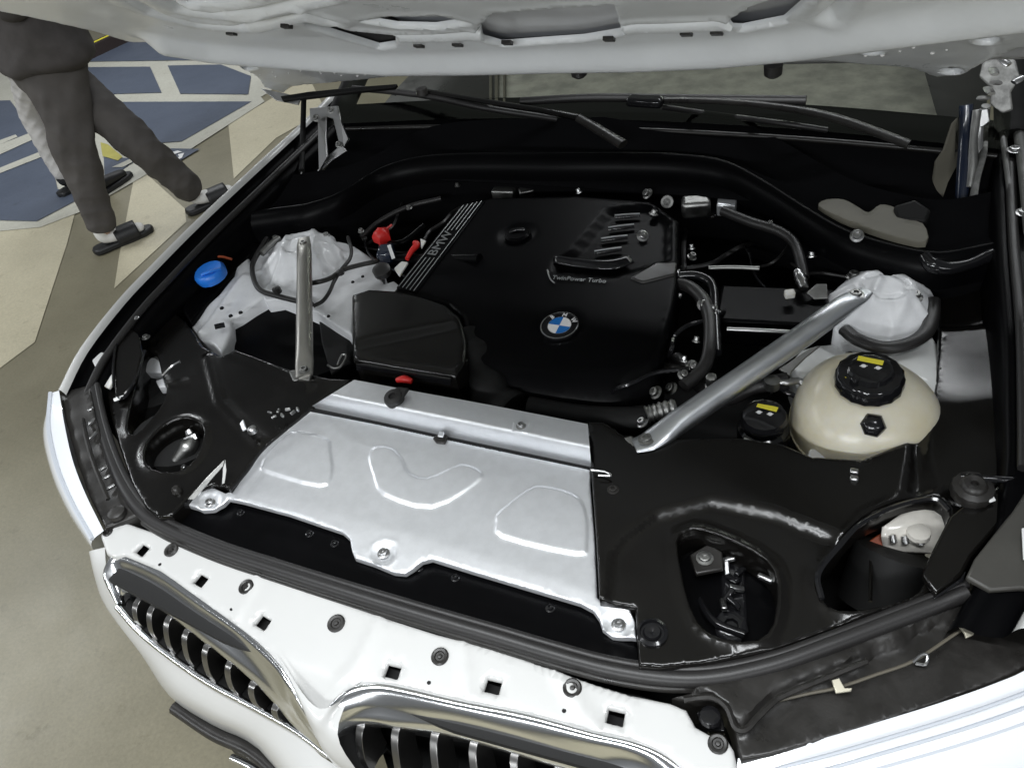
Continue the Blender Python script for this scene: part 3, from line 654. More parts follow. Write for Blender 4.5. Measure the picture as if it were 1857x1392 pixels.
# bulb access in the second opening
lb_ = patch("lamp_housing", [UL([(1600, 955, .885), (1640, 930, .89), (1690, 912, .89), (1722, 925, .89)]), UL([(1598, 972, .875), (1640, 955, .885), (1690, 940, .885), (1722, 950, .88)]), UL([(1600, 985, .862), (1640, 985, .865), (1680, 985, .865), (1712, 985, .86)]), UL([(1605, 1000, .85), (1640, 1000, .85), (1680, 1002, .85), (1705, 1005, .85)])], "lamp_white", rcv, su=4, sv=4, solid=.004)
for p in ((1618, 978), (1640, 980), (1668, 982)):
    tube("lamp_rib", UL([(p[0], p[1] - 8, .878), (p[0] + 3, p[1] + 6, .872)]), .005, "steel", lb_, n=2, seg=8)
lathe("lamp_socket", U(1665, 968, .88), [(.016, 0), (.015, .006), (.009, .008), (.001, .008)], "lamp_white", lb_, seg=14)
slab("lamp_wire", UL([(1570, 985, .86), (1600, 965, .87), (1604, 990, .86), (1580, 1002, .85)]), .006, "orange_print", lb_)
tube("bulb_cover", UL([(1590, 1100, .80), (1625, 1000, .865)]), .055, "matte_black", rcv, n=3, seg=20)
tube("cover_rib", UL([(1578, 1090, .875), (1580, 1010, .885)]), .003, "satin_black", rcv, n=2, seg=6)
tube("opening_lip", UL([(1490, 1085, .920), (1484, 1040, .922), (1522, 990, .926), (1560, 950, .926), (1612, 923, .926), (1662, 908, .926), (1700, 906, .926), (1722, 925, .926)]), .004, "gloss_black", rcv, n=5, seg=6)
rf = slab("cover_flap", UL([(1722, 935, .935), (1760, 905, .94), (1810, 880, .945), (1846, 872, .948), (1836, 922, .945), (1762, 1008, .935), (1746, 1040, .932), (1698, 1078, .930), (1672, 1040, .932), (1690, 998, .934)]), .014, "satin_black", rcv, bevel=.004)
slab("flap_clip", UL([(1752, 1034, .934), (1742, 1048, .932), (1700, 1078, .932), (1694, 1082, .931), (1694, 1086, .931), (1748, 1052, .931)]), .004, "gloss_black", rf)
slab("fender_flange", UL([(1768, 1012, .950), (1836, 926, .955), (1862, 886, .958), (1930, 880, .958), (1940, 1075, .945), (1852, 1066, .942), (1796, 1070, .940), (1752, 1046, .944)]), .01, "flange_grey", rcv, bevel=.003)
slab("flange_label", UL([(1853, 958, .956), (1900, 940, .957), (1900, 990, .955), (1856, 1014, .954)]), .002, "white_print", rcv, bevel=0)
kn = U(1764, 886, .95)
lathe("lamp_adjuster", kn, [(.026, -.01), (.027, 0), (.025, .005), (.017, .008), (.015, .013), (.012, .015), (.005, .013), (.004, .008), (.001, .008)], "trim_black", rcv, (.0, -.1, 1), seg=28, lobes=14, lobe=.02)
slab("adjuster_tab", UL([(1732, 878, .955), (1740, 868, .956), (1762, 866, .956), (1768, 870, .956), (1748, 874, .955)]), .004, "white_print", rcv)
slab("adjuster_tab", UL([(1783, 880, .956), (1788, 878, .956), (1808, 906, .952), (1795, 910, .952)]), .004, "white_print", rcv)
tube("cover_edge", UL([(1742, 864, .955), (1800, 868, .958), (1840, 870, .958)]), .005, "gloss_black", rcv, n=3, seg=8)
lathe("round_clip", U(1183, 1148, zc), [(.020, 0), (.020, .004), (.016, .006), (.015, .002), (.012, .002), (.010, .006), (.004, .006), (.001, .004)], "gloss_black", rcv, seg=24)
for p in ((1549, 855), (1549, 868)): box("cover_clip", U(p[0], p[1], .928), (.012, .009, .008), "steel", rcv)
for p in ((1112, 888), (1840, 830), (1835, 840)): bolt("screw", U(p[0], p[1], .922), .006, .005, "trim_black", rcv)
tube("trim_hook", UL([(1072, 852, .93), (1095, 855, .93), (1108, 862, .93), (1085, 862, .93)]), .002, "steel", rcv, n=4, seg=6)
# ---- headlamp carriers outside the seal
RIDG = UX([(1200, 1200), (1345, 1330), (1372, 1302), (1398, 1276), (1430, 1256), (1500, 1230), (1572, 1198), (1580, 1184), (1630, 1172), (1640, 1158), (1745, 1112), (1790, 1095), (1850, 1090), (1900, 1000), (1200, 1000)], .886)
hcr = sheet("lamp_carrier", UX([(1218, 1262), (1262, 1250), (1340, 1236), (1440, 1208), (1560, 1162), (1660, 1122), (1740, 1092), (1790, 1072), (1845, 1062), (1900, 1060), (1960, 1140), (1870, 1212), (1800, 1243), (1700, 1278), (1600, 1309), (1500, 1339), (1400, 1366), (1345, 1376), (1338, 1355), (1332, 1320), (1318, 1285), (1290, 1266), (1255, 1268)], .886),
            lambda X: .884 + .016 * sstep(-.003, .005, sd(RIDG, X)) + .015 * sstep(.62, .9, X[:, 0]), "trim_black", car, step=.009, r=.004, depth=.06)
tube("carrier_rail", UL([(1400, 1272, .894), (1470, 1256, .894), (1520, 1246, .894), (1590, 1222, .896), (1660, 1196, .898), (1745, 1140, .902)]), .0020, "rail_brown", hcr, n=4, seg=6)
for q in ([(1508, 1232, .902), (1522, 1228, .902), (1532, 1246, .902), (1546, 1246, .900), (1544, 1252, .900), (1516, 1256, .900)],
          [(1730, 1122, .912), (1746, 1118, .912), (1768, 1140, .910), (1766, 1150, .908), (1752, 1156, .908), (1750, 1148, .910)]):
    slab("spring_clip", UL(q), .004, "gold_clip", hcr, bevel=.001)
tube("spring_clip", UL([(1655, 1200, .898), (1672, 1186, .902), (1682, 1188, .902), (1678, 1204, .898), (1660, 1202, .898)]), .002, "steel", hcr, n=3, seg=6)
tube("carrier_lip", UL([(1240, 1268, .898), (1290, 1264, .900), (1318, 1283, .900), (1333, 1318, .898), (1352, 1322, .898), (1372, 1302, .900), (1398, 1276, .902), (1430, 1256, .902), (1572, 1198, .904)]), .004, "trim_black", hcr, n=5, seg=6)
slab("carrier_socket", UL([(1262, 1290, .875), (1290, 1285, .875), (1310, 1300, .875), (1316, 1325, .872), (1285, 1325, .872)]), .02, "gloss_black", hcr)
lathe("carrier_catch", U(1288, 1300, .885), [(.014, 0), (.012, .006), (.005, .008), (.001, .008)], "gloss_black", hcr, seg=12)
lcr = sheet("lamp_carrier", UX([(108, 714, .94), (140, 702, .94), (168, 703, .93), (180, 762, .92), (200, 832, .91), (226, 892, .90), (250, 935, .895), (232, 944, .892), (205, 952, .890), (191, 958, .889), (160, 898, .90), (138, 838, .915), (120, 772, .93)], .92),
            lambda X: .889 + .052 * sstep(.14, .40, X[:, 1]) + .0018 * np.sin(X[:, 1] * 90) * np.sin(X[:, 0] * 70 + 1), "trim_black", car, step=.009, r=.004, depth=.05)
for i, (px, py, z, r_) in enumerate(((165, 742, .945, 1.2), (166, 765, .942, 1.4), (168, 790, .938, 1.5), (186, 850, .925, 1.1), (192, 866, .922, 1.0), (199, 884, .918, 1.0))):
    box("carrier_clip", U(px, py, z - .008), (.012 + .004 * (i % 3), .005, .006), "steel", lcr, rz=r_, tilt=.3, bevel=.001)
tube("carrier_rail", UL([(150, 760, .943), (158, 800, .938), (172, 845, .93), (196, 905, .912)]), .004, "trim_black", lcr, n=4, seg=6)
lathe("carrier_plug", U(212, 930, .902), [(.016, -.004), (.015, .004), (.009, .007), (.001, .006)], "trim_black", lcr, seg=14)
# ---- engine cover
ze, ye, se = .955, .80, .09
ec_out = USL([(706, 532), (724, 512), (770, 462), (850, 368), (890, 356), (1050, 352), (1180, 362), (1232, 398), (1230, 510), (1218, 580), (1200, 650), (1186, 690), (1130, 714), (1020, 708), (900, 690), (868, 668), (845, 620), (836, 575), (812, 552), (760, 538)], ze, ye, se)
sc_poly = USL([(1006, 492), (1012, 470), (1040, 455), (1105, 380), (1180, 372), (1215, 400), (1215, 470), (1150, 488), (1110, 500)], ze, ye, se)
oil = USL([(938, 425)], ze, ye, se)[0]
fr_edge = USL([(850, 640), (900, 655), (1020, 672), (1120, 672), (1170, 655), (1205, 560)], ze, ye, se)
ec_top = USL([(500, 250), (1400, 250), (1330, 420), (1212, 560), (1172, 650), (1120, 672), (1020, 672), (900, 655), (850, 640), (500, 640)], ze, ye, se)
em = USL([(1015, 592)], ze, ye, se)[0]
rl = USL([(880, 360), (855, 420), (780, 540)], ze, ye, se)
def ec_h(X):
    z = ze + se * (X[:, 1] - ye)
    s = sd(sc_poly, X); z = z - .010 * sstep(-.003, .006, s)
    d_ = np.hypot(X[:, 0] - oil[0], X[:, 1] - oil[1]); z = z - .006 * (1 - sstep(.026, .044, d_))
    q = np.clip(-sd(ec_top, X), 0, 1); z = z - 1.2 * q * q / (q + .02)
    d2 = np.hypot(X[:, 0] - em[0], X[:, 1] - em[1]); z = z - .003 * (1 - sstep(.038, .046, d2))
    return z
ec = sheet("engine_cover", ec_out, ec_h, "deep_black", car, step=.011, r=.012, depth=.07)
def onE(px, py, up=0.0):
    p = UP(px, py, Vector((0, ye, ze)), Vector((0, -se, 1)).normalized()); return p + Vector((0, 0, up))
en = Vector((0, -se, 1)).normalized()
# striped strip with the lettering
stp = slab("stripe_plate", [onE(*p, .003) for p in ((719, 523), (755, 533), (880, 366), (838, 372))], .006, "deep_black", ec, bevel=.002)
for i in range(5):
    t = i / 4.0; a0 = onE(724 + 27 * t, 522 + 8 * t, .0042); b0 = onE(841 + 33 * t, 375 - 8 * t, .0042)
    if i in (0, 4): segs = ((0, 1),)
    else: segs = ((0, .34), (.66, 1))
    for s0, s1 in segs: tube("stripe", [a0.lerp(b0, s0), a0.lerp(b0, s1)], .0008, "print_grey", stp, n=2, seg=5)
a0 = onE(737, 526, .0045); b0 = onE(857, 370, .0045); dirv = (b0 - a0).normalized()
text("strip_lettering", "BMW", .031, basis(a0.lerp(b0, .50), dirv, en.cross(dirv)), "print_grey", stp, sx=1.15)
# roundel
C_ = onE(1015, 592, -.0005)
rq = Vector((0, 0, 1)).rotation_difference(en)
rd = lathe("roundel", C_, [(.036, -.002), (.0365, .003), (.0352, .0045), (.034, .0035), (.0335, .003), (.0012, .003)], "gloss_black", ec, en, seg=40)
def ring(name, r0, r1, h, m, parent, a0=0, a1=2 * math.pi, seg=40, th=.0008):
    V = []; F = []
    for i in range(seg + 1):
        a = a0 + (a1 - a0) * i / seg
        for r_, z_ in ((r0, h), (r1, h), (r1, h + th), (r0, h + th)): V.append(C_ + rq @ Vector((r_ * math.cos(a), r_ * math.sin(a), z_)))
    for i in range(seg):
        for k_ in range(4): F.append((i * 4 + k_, i * 4 + (k_ + 1) % 4, i * 4 + 4 + (k_ + 1) % 4, i * 4 + 4 + k_))
    F += [(0, 1, 2, 3), tuple(seg * 4 + k_ for k_ in range(4))]
    return obj(name, V, F, m, parent, sharp=30)
ring("roundel_rim", .0335, .0358, .003, "chrome", rd, th=.002)
ring("roundel_inner_rim", .0218, .0226, .003, "chrome", rd, th=.0012)
for i in range(4):
    ring("roundel_quarter", .0003, .0217, .003, ("badge_white", "badge_blue")[i % 2], rd, i * math.pi / 2, (i + 1) * math.pi / 2, 12)
for ch, ang in (("B", 2.42), ("M", 1.571), ("W", .72)):
    o_ = C_ + rq @ Vector((.0280 * math.cos(ang), .0280 * math.sin(ang), .0034))
    ex = rq @ Vector((math.sin(ang), -math.cos(ang), 0)); ey = rq @ Vector((math.cos(ang), math.sin(ang), 0))
    text("roundel_letter", ch, .0125, basis(o_, ex, ey), "badge_white", rd)
# turbo lettering and the bars of the scoop
ta, tb = onE(1002, 506, .004), onE(1100, 513, .004); td = (tb - ta).normalized()
text("turbo_lettering", "TwinPower Turbo", (tb - ta).length / 7.0, basis(ta.lerp(tb, .5), td, en.cross(td)), "print_grey", ec, sx=.93)
tube("lettering_edge", [onE(993, 492, .004), onE(998, 508, .004), onE(1006, 516, .004)], .0015, "print_grey", ec, n=3, seg=5)
for x0, y0_, x1, y1 in ((1115, 392, 1160, 389), (1103, 414, 1150, 408), (1090, 434, 1138, 428), (1078, 457, 1127, 450)):
    tube("scoop_bar", [onE(x0, y0_, -.003), onE(x1, y1, -.003)], [.0035, .0045, .003], "gloss_black", ec, n=3, seg=8)
    tube("scoop_highlight", [onE(x0, y0_ - 1, .001), onE((x0 + x1) / 2, (y0_ + y1) / 2 - 1, .0015), onE(x1, y1 - 1, .001)], .0016, "aluminium", ec, n=3, seg=5)  # bright metal line stands in for the highlight along each bar
patch("scoop_lip", [[onE(1004, 478, .002), onE(1050, 488, .004), onE(1110, 492, .004), onE(1150, 478, .002)], [onE(1006, 470, .008), onE(1050, 478, .010), onE(1105, 480, .010), onE(1140, 468, .006)], [onE(1016, 466, .0), onE(1052, 470, -.002), onE(1098, 472, -.004), onE(1130, 462, -.004)]], "gloss_black", ec, su=5, sv=4, solid=.003)
slab("scoop_wing", [onE(*p, .004) for p in ((1142, 506), (1165, 515), (1225, 500), (1228, 478), (1190, 478))], .01, "trim_black", ec, bevel=.004)
lathe("oil_cap", Vector((oil[0], oil[1], ze + se * (oil[1] - ye) - .008)), [(.026, 0), (.027, .008), (.022, .012), (.001, .011)], "deep_black", ec, seg=24, lobes=10, lobe=.03)
tube("cap_grip", [onE(925, 424, .004), onE(938, 421, .006), onE(952, 420, .004)], .004, "gloss_black", ec, n=3, seg=8)
lathe("cover_stud", onE(1130, 710, -.05), [(.006, 0), (.005, .01), (.001, .01)], "steel", ec, seg=10)
# ---- air filter box
zb = .968
ab_out = UX([(636, 533), (670, 523), (716, 527), (770, 540), (809, 551), (834, 572), (846, 610), (842, 650), (824, 676), (770, 668), (700, 658), (648, 650), (638, 645)], zb)
crease = UX([(640, 628), (830, 585)], zb)
ab = sheet("air_filter_box", ab_out, lambda X: zb + .006 * sstep(-.02, .02, (X[:, 1] - np.interp(X[:, 0], [crease[0][0], crease[1][0]], [crease[0][1], crease[1][1]]))) - .004 + .002 * np.sin(X[:, 0] * 20), "satin_black", car, step=.011, r=.010, depth=.10)
fpz = [(648, 656), (700, 662), (760, 672), (822, 682)]
for k_, dz in ((0, -.012), (1, -.022), (2, -.030)):
    tube("box_rib", [U(p[0] + (4 if i == 0 else 0), p[1] + k_ * 4, zb + dz) + Vector((0, -.008, 0)) for i, p in enumerate(fpz)], .0035, "gloss_black", ab, n=4, seg=6)
slab("box_lower", UL([(652, 672, .93), (700, 680, .93), (762, 690, .93), (822, 697, .93), (832, 680, .955), (650, 655, .955)]), .05, "satin_black", ab, bevel=.004)
tube("red_latch", UL([(720, 689, .945), (733, 687, .948), (747, 691, .945)]), [.005, .0075, .005], "red_plastic", ab, n=4, seg=8)
tube("intake_duct", UL([(845, 620, .92), (872, 665, .91), (895, 715, .90), (930, 745, .89)]), [.04, .038, .036, .034], "matte_black", car, n=6, seg=16, ribs=16)
# dark box between the left brace and the tower
slab("fuse_box", UL([(410, 600, .885), (440, 560, .89), (478, 540, .89), (560, 556, .89), (640, 600, .89), (640, 660, .88), (560, 690, .87), (430, 650, .87)]), .08, "deep_black", car, bevel=.006)
tube("latch_bracket", UL([(594, 662, .915), (606, 668, .915), (618, 664, .92), (628, 646, .925), (620, 644, .925), (612, 662, .92)]), .0022, "cast_metal", car, n=3, seg=6)
slab("duct_wall", UL([(575, 560, .90), (636, 598, .905), (636, 655, .89), (600, 680, .885), (582, 620, .89)]), .05, "matte_black", car, bevel=.004)
# ---- strut towers
zt = .935
def Xc(px, py, z=zt): return U(px, py, z)[:2]
lt_c = Xc(550, 462)
lt_out = UX([(452, 478), (470, 447), (495, 430), (520, 427), (540, 432), (562, 422), (582, 414), (600, 420), (606, 428), (598, 436), (610, 441), (626, 433), (640, 438), (662, 452), (690, 474), (684, 492), (694, 506), (712, 500), (724, 510), (706, 530), (660, 522), (640, 530), (636, 600), (604, 580), (572, 558), (545, 547), (505, 532), (478, 536), (458, 512)], zt)
wedge = [UX([(520, 480), (532, 440)], zt), UX([(585, 500), (575, 430)], zt), UX([(620, 470), (600, 440)], zt)]
def tower_h(c, zz, R=.105, H=.045, wd=wedge, k=9):
    def h(X):
        dx, dy = X[:, 0] - c[0], X[:, 1] - c[1]; d_ = np.hypot(dx, dy); a = np.arctan2(dy, dx)
        ramp_ = np.clip((d_ - .048) / (R - .048), 0, 1); z = zz - .012 + H * (1 - ramp_)
        ph = (a * k / (2 * np.pi)) % 1.0; arc = np.abs(ph - .5) * 2 * np.pi / k * d_
        z = z + .007 * np.clip(1 - arc / .010, 0, 1) * np.clip((d_ - .045) / .02, 0, 1) * np.clip((.13 - d_) / .02, 0, 1)
        z = z - .005 * np.clip(1 - np.abs(d_ - .035) / .004, 0, 1)
        for q in wd: z = z + .008 * np.clip(1 - dist(q, X, False) / .010, 0, 1)
        return z
    return h
ltw = sheet("strut_tower", lt_out, tower_h(lt_c, zt), "tower_white", car, step=.0065, r=.005, depth=.05)
ARML = UX([(362, 600), (400, 560), (450, 515)], .915)
la_out = UX([(345, 590, .91), (360, 566, .91), (400, 538, .915), (428, 510, .92), (432, 490, .925), (452, 470, .93), (462, 505, .93), (480, 532, .93), (445, 558, .92), (418, 580, .91), (420, 600, .905), (404, 645, .90), (388, 628, .90), (366, 620, .90)], .915)
arm = sheet("fender_brace", la_out, lambda X: .906 + .03 * sstep(.66, .84, X[:, 1]) + .010 * np.clip(1 - dist(ARML, X, False) / .014, 0, 1), "tower_white", car, step=.010, r=.006, depth=.035)
slab("brace_tag", UL([(388, 588, .925), (406, 584, .925), (408, 592, .925), (390, 596, .925)]), .002, "matte_black", arm, bevel=0)
for p in ((418, 572), (436, 566), (402, 558)): lathe("brace_hole", U(p[0], p[1], .93), [(.005, -.002), (.004, .001), (.001, .001)], "matte_black", arm, seg=10)
for p in ((500, 434), (592, 428)): bolt("nut", U(p[0], p[1], .955), .006, .009, "cast_metal", ltw)
for p in ((640, 512), (658, 502), (596, 574)): lathe("tower_plug", U(p[0], p[1], .93), [(.004, 0), (.003, .003), (.001, .003)], "matte_black", ltw, seg=8)
tube("tower_hose", UL([(484, 432, .955), (470, 455, .955), (458, 480, .95), (460, 505, .945), (472, 526, .94), (500, 536, .935), (536, 545, .93), (566, 552, .93)]), .006, "rubber", ltw, n=6, seg=8)
tube("sensor_wire", UL([(631, 430, .955), (637, 452, .955), (634, 470, .952), (618, 490, .95), (606, 510, .948), (597, 530, .945), (585, 546, .94), (568, 555, .938)]), .0042, "rubber", ltw, n=6, seg=8)
lathe("wire_clip", U(617, 494, .955), [(.009, -.004), (.009, .004), (.001, .006)], "rubber", ltw, seg=8)
lathe("wire_clip", U(502, 526, .945), [(.010, -.006), (.009, .006), (.001, .008)], "rubber", ltw, seg=8)
tube("tower_flange", UL([(474, 460, .952), (488, 446, .955), (506, 432, .955)]), .008, "cast_metal", ltw, n=4, seg=8)
# right tower: upper part, collar and housing round the tank
rt_c = Xc(1600, 545)
rt_out = UX([(1500, 548), (1502, 532), (1530, 514), (1532, 500), (1566, 496), (1584, 512), (1602, 524), (1634, 522), (1648, 518), (1672, 526), (1696, 535), (1690, 562), (1684, 598), (1650, 615), (1615, 616), (1570, 606), (1530, 598), (1515, 590), (1500, 570)], zt)
rw = [UX([(1575, 570), (1590, 535)], zt), UX([(1620, 600), (1646, 560)], zt)]
rtw = sheet("strut_tower", rt_out, tower_h(rt_c, zt, R=.095, H=.045, wd=rw, k=7), "tower_white", car, step=.006, r=.005, depth=.05)
for p in ((1658, 540, .955), (1548, 503, .945)): bolt("nut", U(*p), .009, .012, "cast_metal", rtw)
tube("tower_collar", UL([(1532, 598, .925), (1556, 616, .928), (1600, 630, .93), (1645, 624, .93), (1678, 604, .932), (1690, 575, .935), (1692, 545, .94)]), .0125, "rubber", rtw, n=6, seg=10, flat=.8)
hs = sheet("tower_housing", UX([(1434, 670), (1450, 646), (1482, 622), (1530, 602), (1570, 628), (1640, 634), (1692, 608), (1702, 622), (1722, 648), (1716, 664), (1702, 678), (1700, 720), (1692, 760), (1600, 770), (1460, 720)], .905), lambda X: .905 + .012 * np.sin(X[:, 0] * 30) + .010 * np.sin(X[:, 1] * 25), "body_white", car, step=.012, r=.006, depth=.08)
slab("tower_bracket", UL([(1412, 668, .93), (1432, 656, .935), (1470, 630, .94), (1490, 626, .94), (1462, 648, .935), (1436, 674, .925), (1434, 684, .92)]), .006, "cast_metal", hs, bevel=.002)
# ---- the two braces
def brace(pts, rads, flats, m):
    return tube("strut_brace", UL(pts), rads, m, car, n=8, seg=20, flat=flats)
b1 = brace([(551, 432, .990), (551, 446, .990), (552, 470, .985), (552, 560, .958), (552, 630, .935), (552, 658, .929), (552, 682, .926)], [.013, .0165, .0165, .0165, .0175, .0185, .017], [.25, .35, .9, .95, .8, .3, .25], "brace_left")
bolt("bolt", U(551, 443, .992), .0075, .008, "cast_metal", b1); bolt("bolt", U(552, 672, .929), .008, .008, "cast_metal", b1)
slab("brace_foot", UL([(522, 672, .926), (540, 668, .928), (566, 676, .926), (560, 690, .922), (530, 690, .922)]), .008, "cast_metal", b1, bevel=.003)
b2 = brace([(1572, 527, .988), (1556, 538, .988), (1528, 556, .985), (1440, 620, .968), (1330, 696, .948), (1240, 758, .932), (1200, 786, .927), (1176, 800, .925), (1150, 808, .924)], [.012, .018, .020, .020, .020, .0205, .022, .020, .015], [.25, .35, .8, .95, .95, .9, .55, .3, .25], "brace_right")
bolt("bolt", U(1552, 535, .993), .009, .007, "cast_metal", b2); bolt("bolt", U(1172, 797, .930), .0085, .008, "cast_metal", b2)
slab("brace_foot", UL([(1131, 793, .923), (1145, 789, .925), (1165, 806, .925), (1180, 812, .923), (1160, 818, .920), (1142, 810, .920)]), .006, "cast_metal", b2, bevel=.002)
# ---- coolant tank
tc_ = U(1563, 758, .885)
prof = []
for i in range(25):
    t = -1.25 + (1.25 + 1.16) * i / 24; prof.append((.112 * math.cos(t) ** .9, .092 * math.sin(t)))
ks = [i for i, p in enumerate(prof) if p[1] < -.004][-1]
tk = lathe("coolant_tank", tc_, prof[ks:], "tank_plastic", car, (0.0, -.06, 1), seg=48, sharp=80, lobes=3, lobe=.035)
lathe("tank_bowl", tc_, prof[:ks + 1], "tank_fluid", tk, (0.0, -.06, 1), seg=48, sharp=80, lobes=3, lobe=.035)
lathe("tank_seam", tc_ + Vector((0, 0, -.006)), [(.1100, -.0020), (.1142, -.0012), (.1142, .0012), (.1100, .0020)], "seam_grey", tk, (0, -.06, 1), seg=48, lobes=3, lobe=.035)
nk = tc_ + Vector((.0, -.012, .080))
lathe("tank_neck", nk, [(.042, -.02), (.042, .012), (.039, .014)], "tank_plastic", tk, (0, -.06, 1), seg=32)
cp = lathe("tank_cap", nk + Vector((0, 0, .004)), [(.045, 0), (.049, .004), (.048, .022), (.044, .027), (.033, .028), (.030, .035), (.026, .037), (.001, .037)], "gloss_black", tk, (0, -.06, 1), seg=48, lobes=16, lobe=.018)
cpt = nk + Vector((0, -.002, .0415)); ct = nk + Vector((-.003, .012, .042))
box("cap_label", ct, (.036, .010, .0008), "yellow_print", cp, rz=-.10, bevel=0)
for dx in (-.011, .009):
    lathe("cap_symbol", nk + Vector((dx, -.002, .0412)), [(.0036, 0), (.0036, .0006), (.0026, .0006), (.0026, .0001)], "white_print", cp, seg=14)
    box("cap_symbol", nk + Vector((dx, -.002, .0415)), (.011, .0012, .0006), "white_print", cp, rz=.3, bevel=0)
box("cap_symbol", nk + Vector((-.030, -.018, .030)), (.008, .005, .0008), "yellow_print", cp, rz=.4, bevel=0)
box("cap_ridge", nk + Vector((.0, -.005, .034)), (.012, .072, .010), "gloss_black", cp, rz=-.7, bevel=.003)
lathe("tank_sensor", U(1582, 771, .945), [(.017, -.012), (.018, .004), (.014, .012), (.008, .016), (.001, .016)], "gloss_black", tk, (.02, -.75, .62), seg=18, lobes=6, lobe=.08)
slab("tank_foot", UL([(1466, 828, .90), (1470, 812, .90), (1490, 815, .895), (1522, 832, .89), (1480, 842, .89), (1466, 842, .89)]), .012, "tank_white", tk, bevel=.003)
slab("tank_rail", UL([(1690, 700, .91), (1706, 668, .92), (1698, 730, .905), (1686, 770, .90), (1680, 760, .90)]), .01, "tank_white", tk, bevel=.003)
tube("tank_pipe", UL([(1396, 690, .93), (1424, 694, .93), (1448, 690, .925), (1460, 700, .92)]), .006, "steel", tk, n=4, seg=8)
lathe("pipe_joint", U(1400, 695, .93), [(.013, -.008), (.013, .008), (.001, .01)], "cast_metal", tk, seg=12)
# second reservoir with black cap
rz_ = U(1385, 765, .905)
rs = lathe("fluid_reservoir", rz_, [(.040, -.06), (.042, -.02), (.040, -.012), (.034, -.008), (.036, 0), (.036, .010), (.033, .018), (.026, .021), (.001, .021)], "gloss_black", car, (0, -.05, 1), seg=28, lobes=14, lobe=.012)
box("cap_label", rz_ + Vector((.002, .013, .0215)), (.032, .0105, .0008), "yellow_print", rs, rz=-.12, bevel=0)
for dx in (-.008, .009):
    lathe("cap_symbol", rz_ + Vector((dx, -.001, .021)), [(.0036, 0), (.0036, .0007), (.0026, .0007), (.0026, .0001)], "white_print", rs, seg=12)
    box("cap_symbol", rz_ + Vector((dx, -.001, .0215)), (.010, .0012, .0006), "white_print", rs, rz=.3, bevel=0)
tube("reservoir_strap", UL([(1350, 795, .90), (1370, 803, .90), (1396, 808, .90), (1412, 808, .90)]), .003, "steel", rs, n=4, seg=6)
# washer filler
wf = lathe("washer_cap", U(382, 496, .966), [(.034, -.012), (.036, -.004), (.036, .006), (.031, .012), (.012, .013), (.001, .012)], "blue_plastic", car, (-.05, -.1, 1), seg=30, lobes=12, lobe=.015)
tube("cap_handle", [U(366, 498, .978), U(382, 492, .983), U(400, 488, .978)], .005, "blue_plastic", wf, n=3, seg=8, flat=.7)
lathe("filler_neck", U(385, 500, .930), [(.046, -.05), (.044, .0), (.034, .01), (.033, .03)], "deep_black", wf, seg=24)
tube("filler_print", UL([(378, 470, .965), (398, 465, .968), (420, 470, .965)]), .003, "orange_print", wf, n=4, seg=6)
slab("filler_plate", UL([(330, 560, .935), (372, 470, .94), (430, 440, .94), (470, 440, .94), (430, 490, .935), (370, 552, .925), (345, 585, .92)]), .03, "deep_black", car, bevel=.005)
# ---- engine dressing on the right and rear of the bay
box("control_box", U(1405, 575, .90), (.205, .11, .06), "deep_black", car, rz=.12, bevel=.006)
tube("metal_pipe", UL([(1318, 597, .935), (1370, 599, .935), (1445, 603, .935)]), .0045, "steel", car, n=3, seg=8)
tube("metal_pipe", UL([(1285, 486, .945), (1330, 485, .945), (1377, 487, .945)]), .0045, "cast_metal", car, n=3, seg=8)
tube("hose", UL([(1310, 382, .985), (1360, 402, .98), (1410, 418, .975), (1440, 440, .965), (1452, 475, .955), (1458, 505, .945)]), .010, "rubber", car, n=6, seg=10)
tube("hose", UL([(1222, 512, .95), (1250, 520, .95), (1276, 545, .945), (1288, 590, .94), (1280, 660, .93), (1240, 700, .92)]), [.010, .012, .013, .012, .012, .012], "rubber", car, n=6, seg=10)
tube("hose", UL([(1232, 500, .955), (1265, 500, .955), (1290, 515, .95), (1296, 560, .94), (1300, 640, .93)]), .009, "gloss_black", car, n=6, seg=10)
tube("hose", UL([(1225, 650, .90), (1300, 720, .90), (1370, 700, .91), (1430, 690, .92)]), .014, "rubber", car, n=6, seg=10)
tube("corrugated_hose", UL([(960, 738, .90), (1060, 752, .90), (1140, 760, .905), (1175, 756, .91)]), .020, "matte_black", car, n=8, seg=12, ribs=24)
tube("spring_hose", UL([(1172, 752, .925), (1195, 745, .928), (1226, 738, .93)]), .014, "cast_metal", car, n=14, seg=12, ribs=6)
tube("hose", UL([(870, 470, .97), (800, 470, .95), (760, 470, .94), (700, 470, .93)]), .012, "deep_black", car, n=5, seg=8)
bl = lathe("sensor", U(1290, 690, .94), [(.010, -.04), (.011, -.012), (.009, -.010), (.009, .010), (.006, .012), (.001, .012)], "cast_metal", car, (0, -.1, 1), seg=8)
for i, p in enumerate(((1240, 655, .93), (1238, 680, .93), (1255, 665, .92), (1262, 620, .93), (1166, 768, .92), (1190, 712, .91), (1254, 452, .95), (1254, 467, .95), (1275, 553, .945), (1292, 563, .945), (1230, 498, .955), (1175, 352, .99), (1050, 350, .99), (1185, 389, .985), (1165, 428, .975), (1394, 409, .98), (1472, 466, .95), (1218, 705, .90))):
    bolt("bolt", U(*p), .005 + .0015 * (i % 3), .010, ("steel", "cast_metal")[i % 2], car, axis=(math.sin(i), math.cos(i * 2), 1.6))
